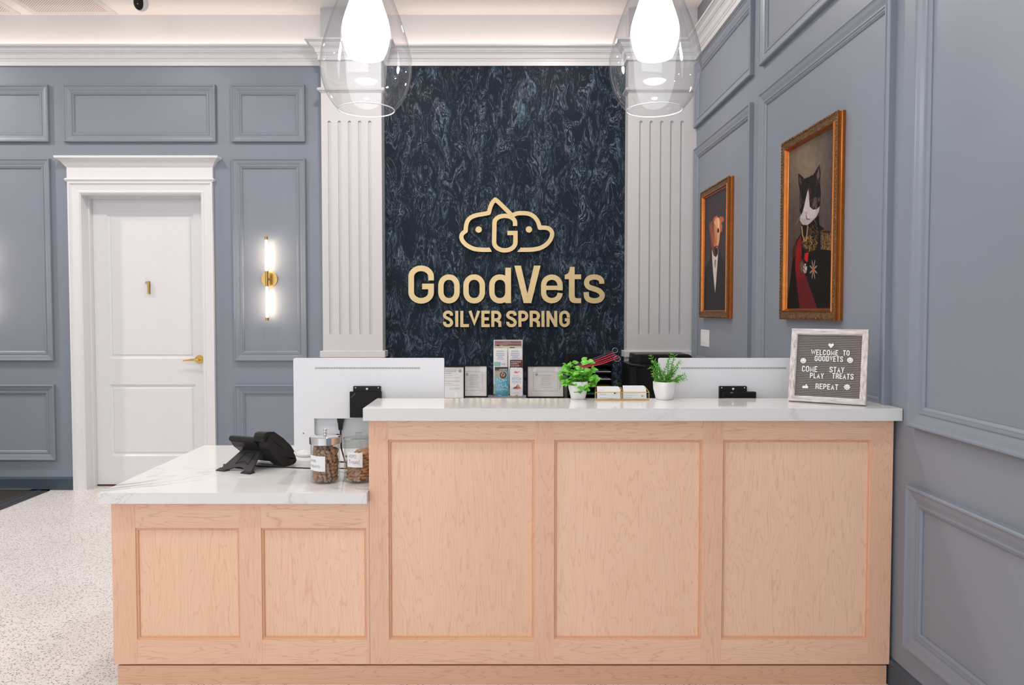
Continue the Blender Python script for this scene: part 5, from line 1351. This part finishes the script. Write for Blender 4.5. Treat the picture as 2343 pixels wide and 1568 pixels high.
# black tray organiser with papers and leashes
Yo = 5.55
x0, x1, z1, _ = std(1298, 1402, 815, 905, Yo); x1 = atY(1402, 860, Yo)[0]
og = thing('tray_organizer', ((x0 + x1) / 2, Yo, ZB), 'black desktop tray organiser behind the leafy plant', 'organiser')
bm = B(); d_ = .30
box(bm, x0, x0 + .006, Yo, Yo + d_, ZB, z1); box(bm, x1 - .006, x1, Yo, Yo + d_, ZB, z1 - .035); box(bm, x0, x1, Yo + d_ - .006, Yo + d_, ZB, z1 - .0)
obj('side_walls', bm, 'black_matte', og)
trs = []
for py in (836, 853, 870, 887, 903):
    z = atY(1350, py, Yo)[1]; bm = B(); box(bm, x0 + .006, x1 - .006, Yo, Yo + d_ - .006, z - .004, z - .001); box(bm, x0 + .006, x1 - .006, Yo, Yo + .003, z - .006, z + .004); obj('tray', bm, 'black_matte', og); trs.append(z)
for i, (mt_, lb_) in enumerate((('paper_white', 'white paper stack in the upper organiser tray'), ('paper_white', 'white paper stack in the middle organiser tray'), ('yellow_folder', 'yellow folder in the lower organiser tray'), ('green_folder', 'green folder in the bottom organiser tray'))):
    z = trs[i + 1]; bm = B(); box(bm, x0 + .012, x1 - .012, Yo + .006, Yo + d_ - .02, z, z + (.007 if i < 2 else .009)); tag(obj('paper_stack' if i < 2 else 'folder', bm, mt_), lb_, 'papers' if i < 2 else 'folder')
# slip leashes lying on top and sticking out
A = Vector((atY(1312, 836, Yo + .02)[0], Yo + .02, atY(1312, 836, Yo + .02)[1])); zt = z1 + .006
ends = [(1400, 806, 'leash_purple'), (1404, 808, 'leash_pink'), (1408, 812, 'leash_red'), (1412, 816, 'leash_pink'), (1416, 819, 'leash_red')]
for i, (ex_, ey_, mt_) in enumerate(ends):
    Yi = Yo - .014 - .011 * i - (.006 if i else 0)
    a_ = atY(1318 + i * 4, 836 + i * 1.5, Yi); e_ = atY(ex_, ey_, Yi); m_ = atY((1318 + ex_) / 2 + 8, (836 + ey_) / 2 - 2 + i * 2, Yi)
    t = thing('slip_leash', (a_[0], Yi, a_[1]), ['dark purple rope leash at the top of the bundle over the trays', 'pink rope leash with a ring, second in the bundle over the trays', 'red rope leash in the middle of the bundle over the trays', 'pink rope leash under the red one in the bundle over the trays', 'red rope leash lowest in the bundle over the trays'][i], 'leash', 'rope leashes on the organiser')
    bm = B(); tube(bm, [(a_[0], Yi, a_[1]), (m_[0], Yi, m_[1]), (e_[0], Yi, e_[1])], (.0042 if i else .0095), 8); obj('rope', bm, mt_, t)
    if i in (1, 3):
        rc = atY(1407, 802, Yi) if i == 1 else atY(1412, 821, Yi)
        bm = B(); rr3 = .019 if i == 1 else .022
        tube(bm, [(rc[0] + rr3 * math.cos(q), Yi - .002, rc[1] + rr3 * math.sin(q) * (.9)) for q in [2 * math.pi * j / 28 for j in range(28)]], .0018, 6, closed=True); obj('ring', bm, 'chrome', t, smooth=True)
# small dark plant
cxp, _ = atY(1420, 870, 5.94)
t = thing('potted_plant', (cxp, 5.94, ZB), 'small dark green plant between the tray organiser and the printer', 'plant')
bm = B(); lathe(bm, cxp, 5.94, [(.028, ZB), (.038, ZB + .055), (.035, ZB + .055), (.02, ZB + .045)], 28, capb=True, capt=True); obj('pot', bm, 'black_matte', t, smooth=True)
bl = B(); rnd = random.Random(3)
for i in range(320):
    a = rnd.uniform(0, 6.28); el = rnd.uniform(.05, 1.4); rr_ = rnd.uniform(.02, .060)
    dv = Vector((math.cos(a) * math.cos(el), math.sin(a) * math.cos(el), math.sin(el))); p = Vector((cxp, 5.94, ZB + .05)) + dv * rr_ * Vector((1, 1, 1.35)).length / 1.95
    leaf(bl, p, dv + Vector((rnd.uniform(-.7, .7), rnd.uniform(-.7, .7), rnd.uniform(-.3, .7))), Vector((0, -.7, .7)), .014, .006, .2, .2, 3)
for i in range(16):
    a = rnd.uniform(0, 6.28); tube(bl, [(cxp, 5.94, ZB + .04), (cxp + .03 * math.cos(a), 5.94 + .03 * math.sin(a), ZB + .10)], .001, 4)
obj('foliage', bl, 'leaf_dark', t)
# printer
Yp = 5.50
pa, pz1, = atY(1452, 812, Yp); pb_ = atY(1585, 812, Yp)[0]
pr_ = thing('printer', ((pa + pb_) / 2, Yp, ZB), 'black office printer on the back counter behind the spiky plant', 'printer')
ztop = atY(1500, 812, Yp)[1]; zsh = atY(1450, 834, Yp)[1]
xl = atY(1439.5, 860, Yp)[0]
bm = B(); box(bm, xl, pb_ + .03, Yp, Yp + .34, ZB + .008, zsh); obj('printer_body', bm, 'black_plastic', pr_, bevel=.006)
bm = B(); mpz = lambda u, v, h: Vector((u, Yp + .05 + h, v)); poly_prism(bm, [(pa + .012, zsh), (pb_ + .02, zsh), (pb_ + .02, zsh + .03), (pb_ - .0, ztop - .008), (pb_ - .02, ztop), (pa + .025, ztop), (pa + .017, ztop - .006)], mpz, 0, .28); obj('scanner_lid', bm, 'phone_plastic', pr_, bevel=.003, seg=1)
bm = B(); box(bm, pa + .055, pb_ - .02, Yp + .046, Yp + .05, zsh + .012, ztop - .012); obj('lid_recess', bm, 'black_matte', pr_)
bm = B(); poly_prism(bm, [(xl + .002, zsh - .004), (xl + .105, zsh - .014), (xl + .105, zsh - .006), (xl + .002, zsh + .004)], lambda u, v, h: Vector((u, Yp - .045 + h, v)), 0, .06); obj('control_panel', bm, 'phone_stand_plastic', pr_, bevel=.001, seg=1)
bm = B(); box(bm, xl + .032, xl + .072, Yp - .03, Yp - .005, zsh + .0005, zsh + .002); obj('panel_screen', bm, 'grey_plastic', pr_)
bm = B(); box(bm, xl + .0, xl + .045, Yp - .04, Yp, ZB, zsh - .015); obj('front_column', bm, 'black_plastic', pr_, bevel=.006)
bm = B(); box(bm, xl + .016, xl + .020, Yp - .0415, Yp - .04, ZB + .055, ZB + .062); obj('indicator', bm, 'letter_white', pr_)
bm = B(); box(bm, xl + .10, pb_ - .02, Yp - .06, Yp, ZB + .004, ZB + .07); obj('paper_tray', bm, 'black_matte', pr_, bevel=.003, seg=1)

bpy.data.objects.remove(_fo); bpy.data.curves.remove(_fc)
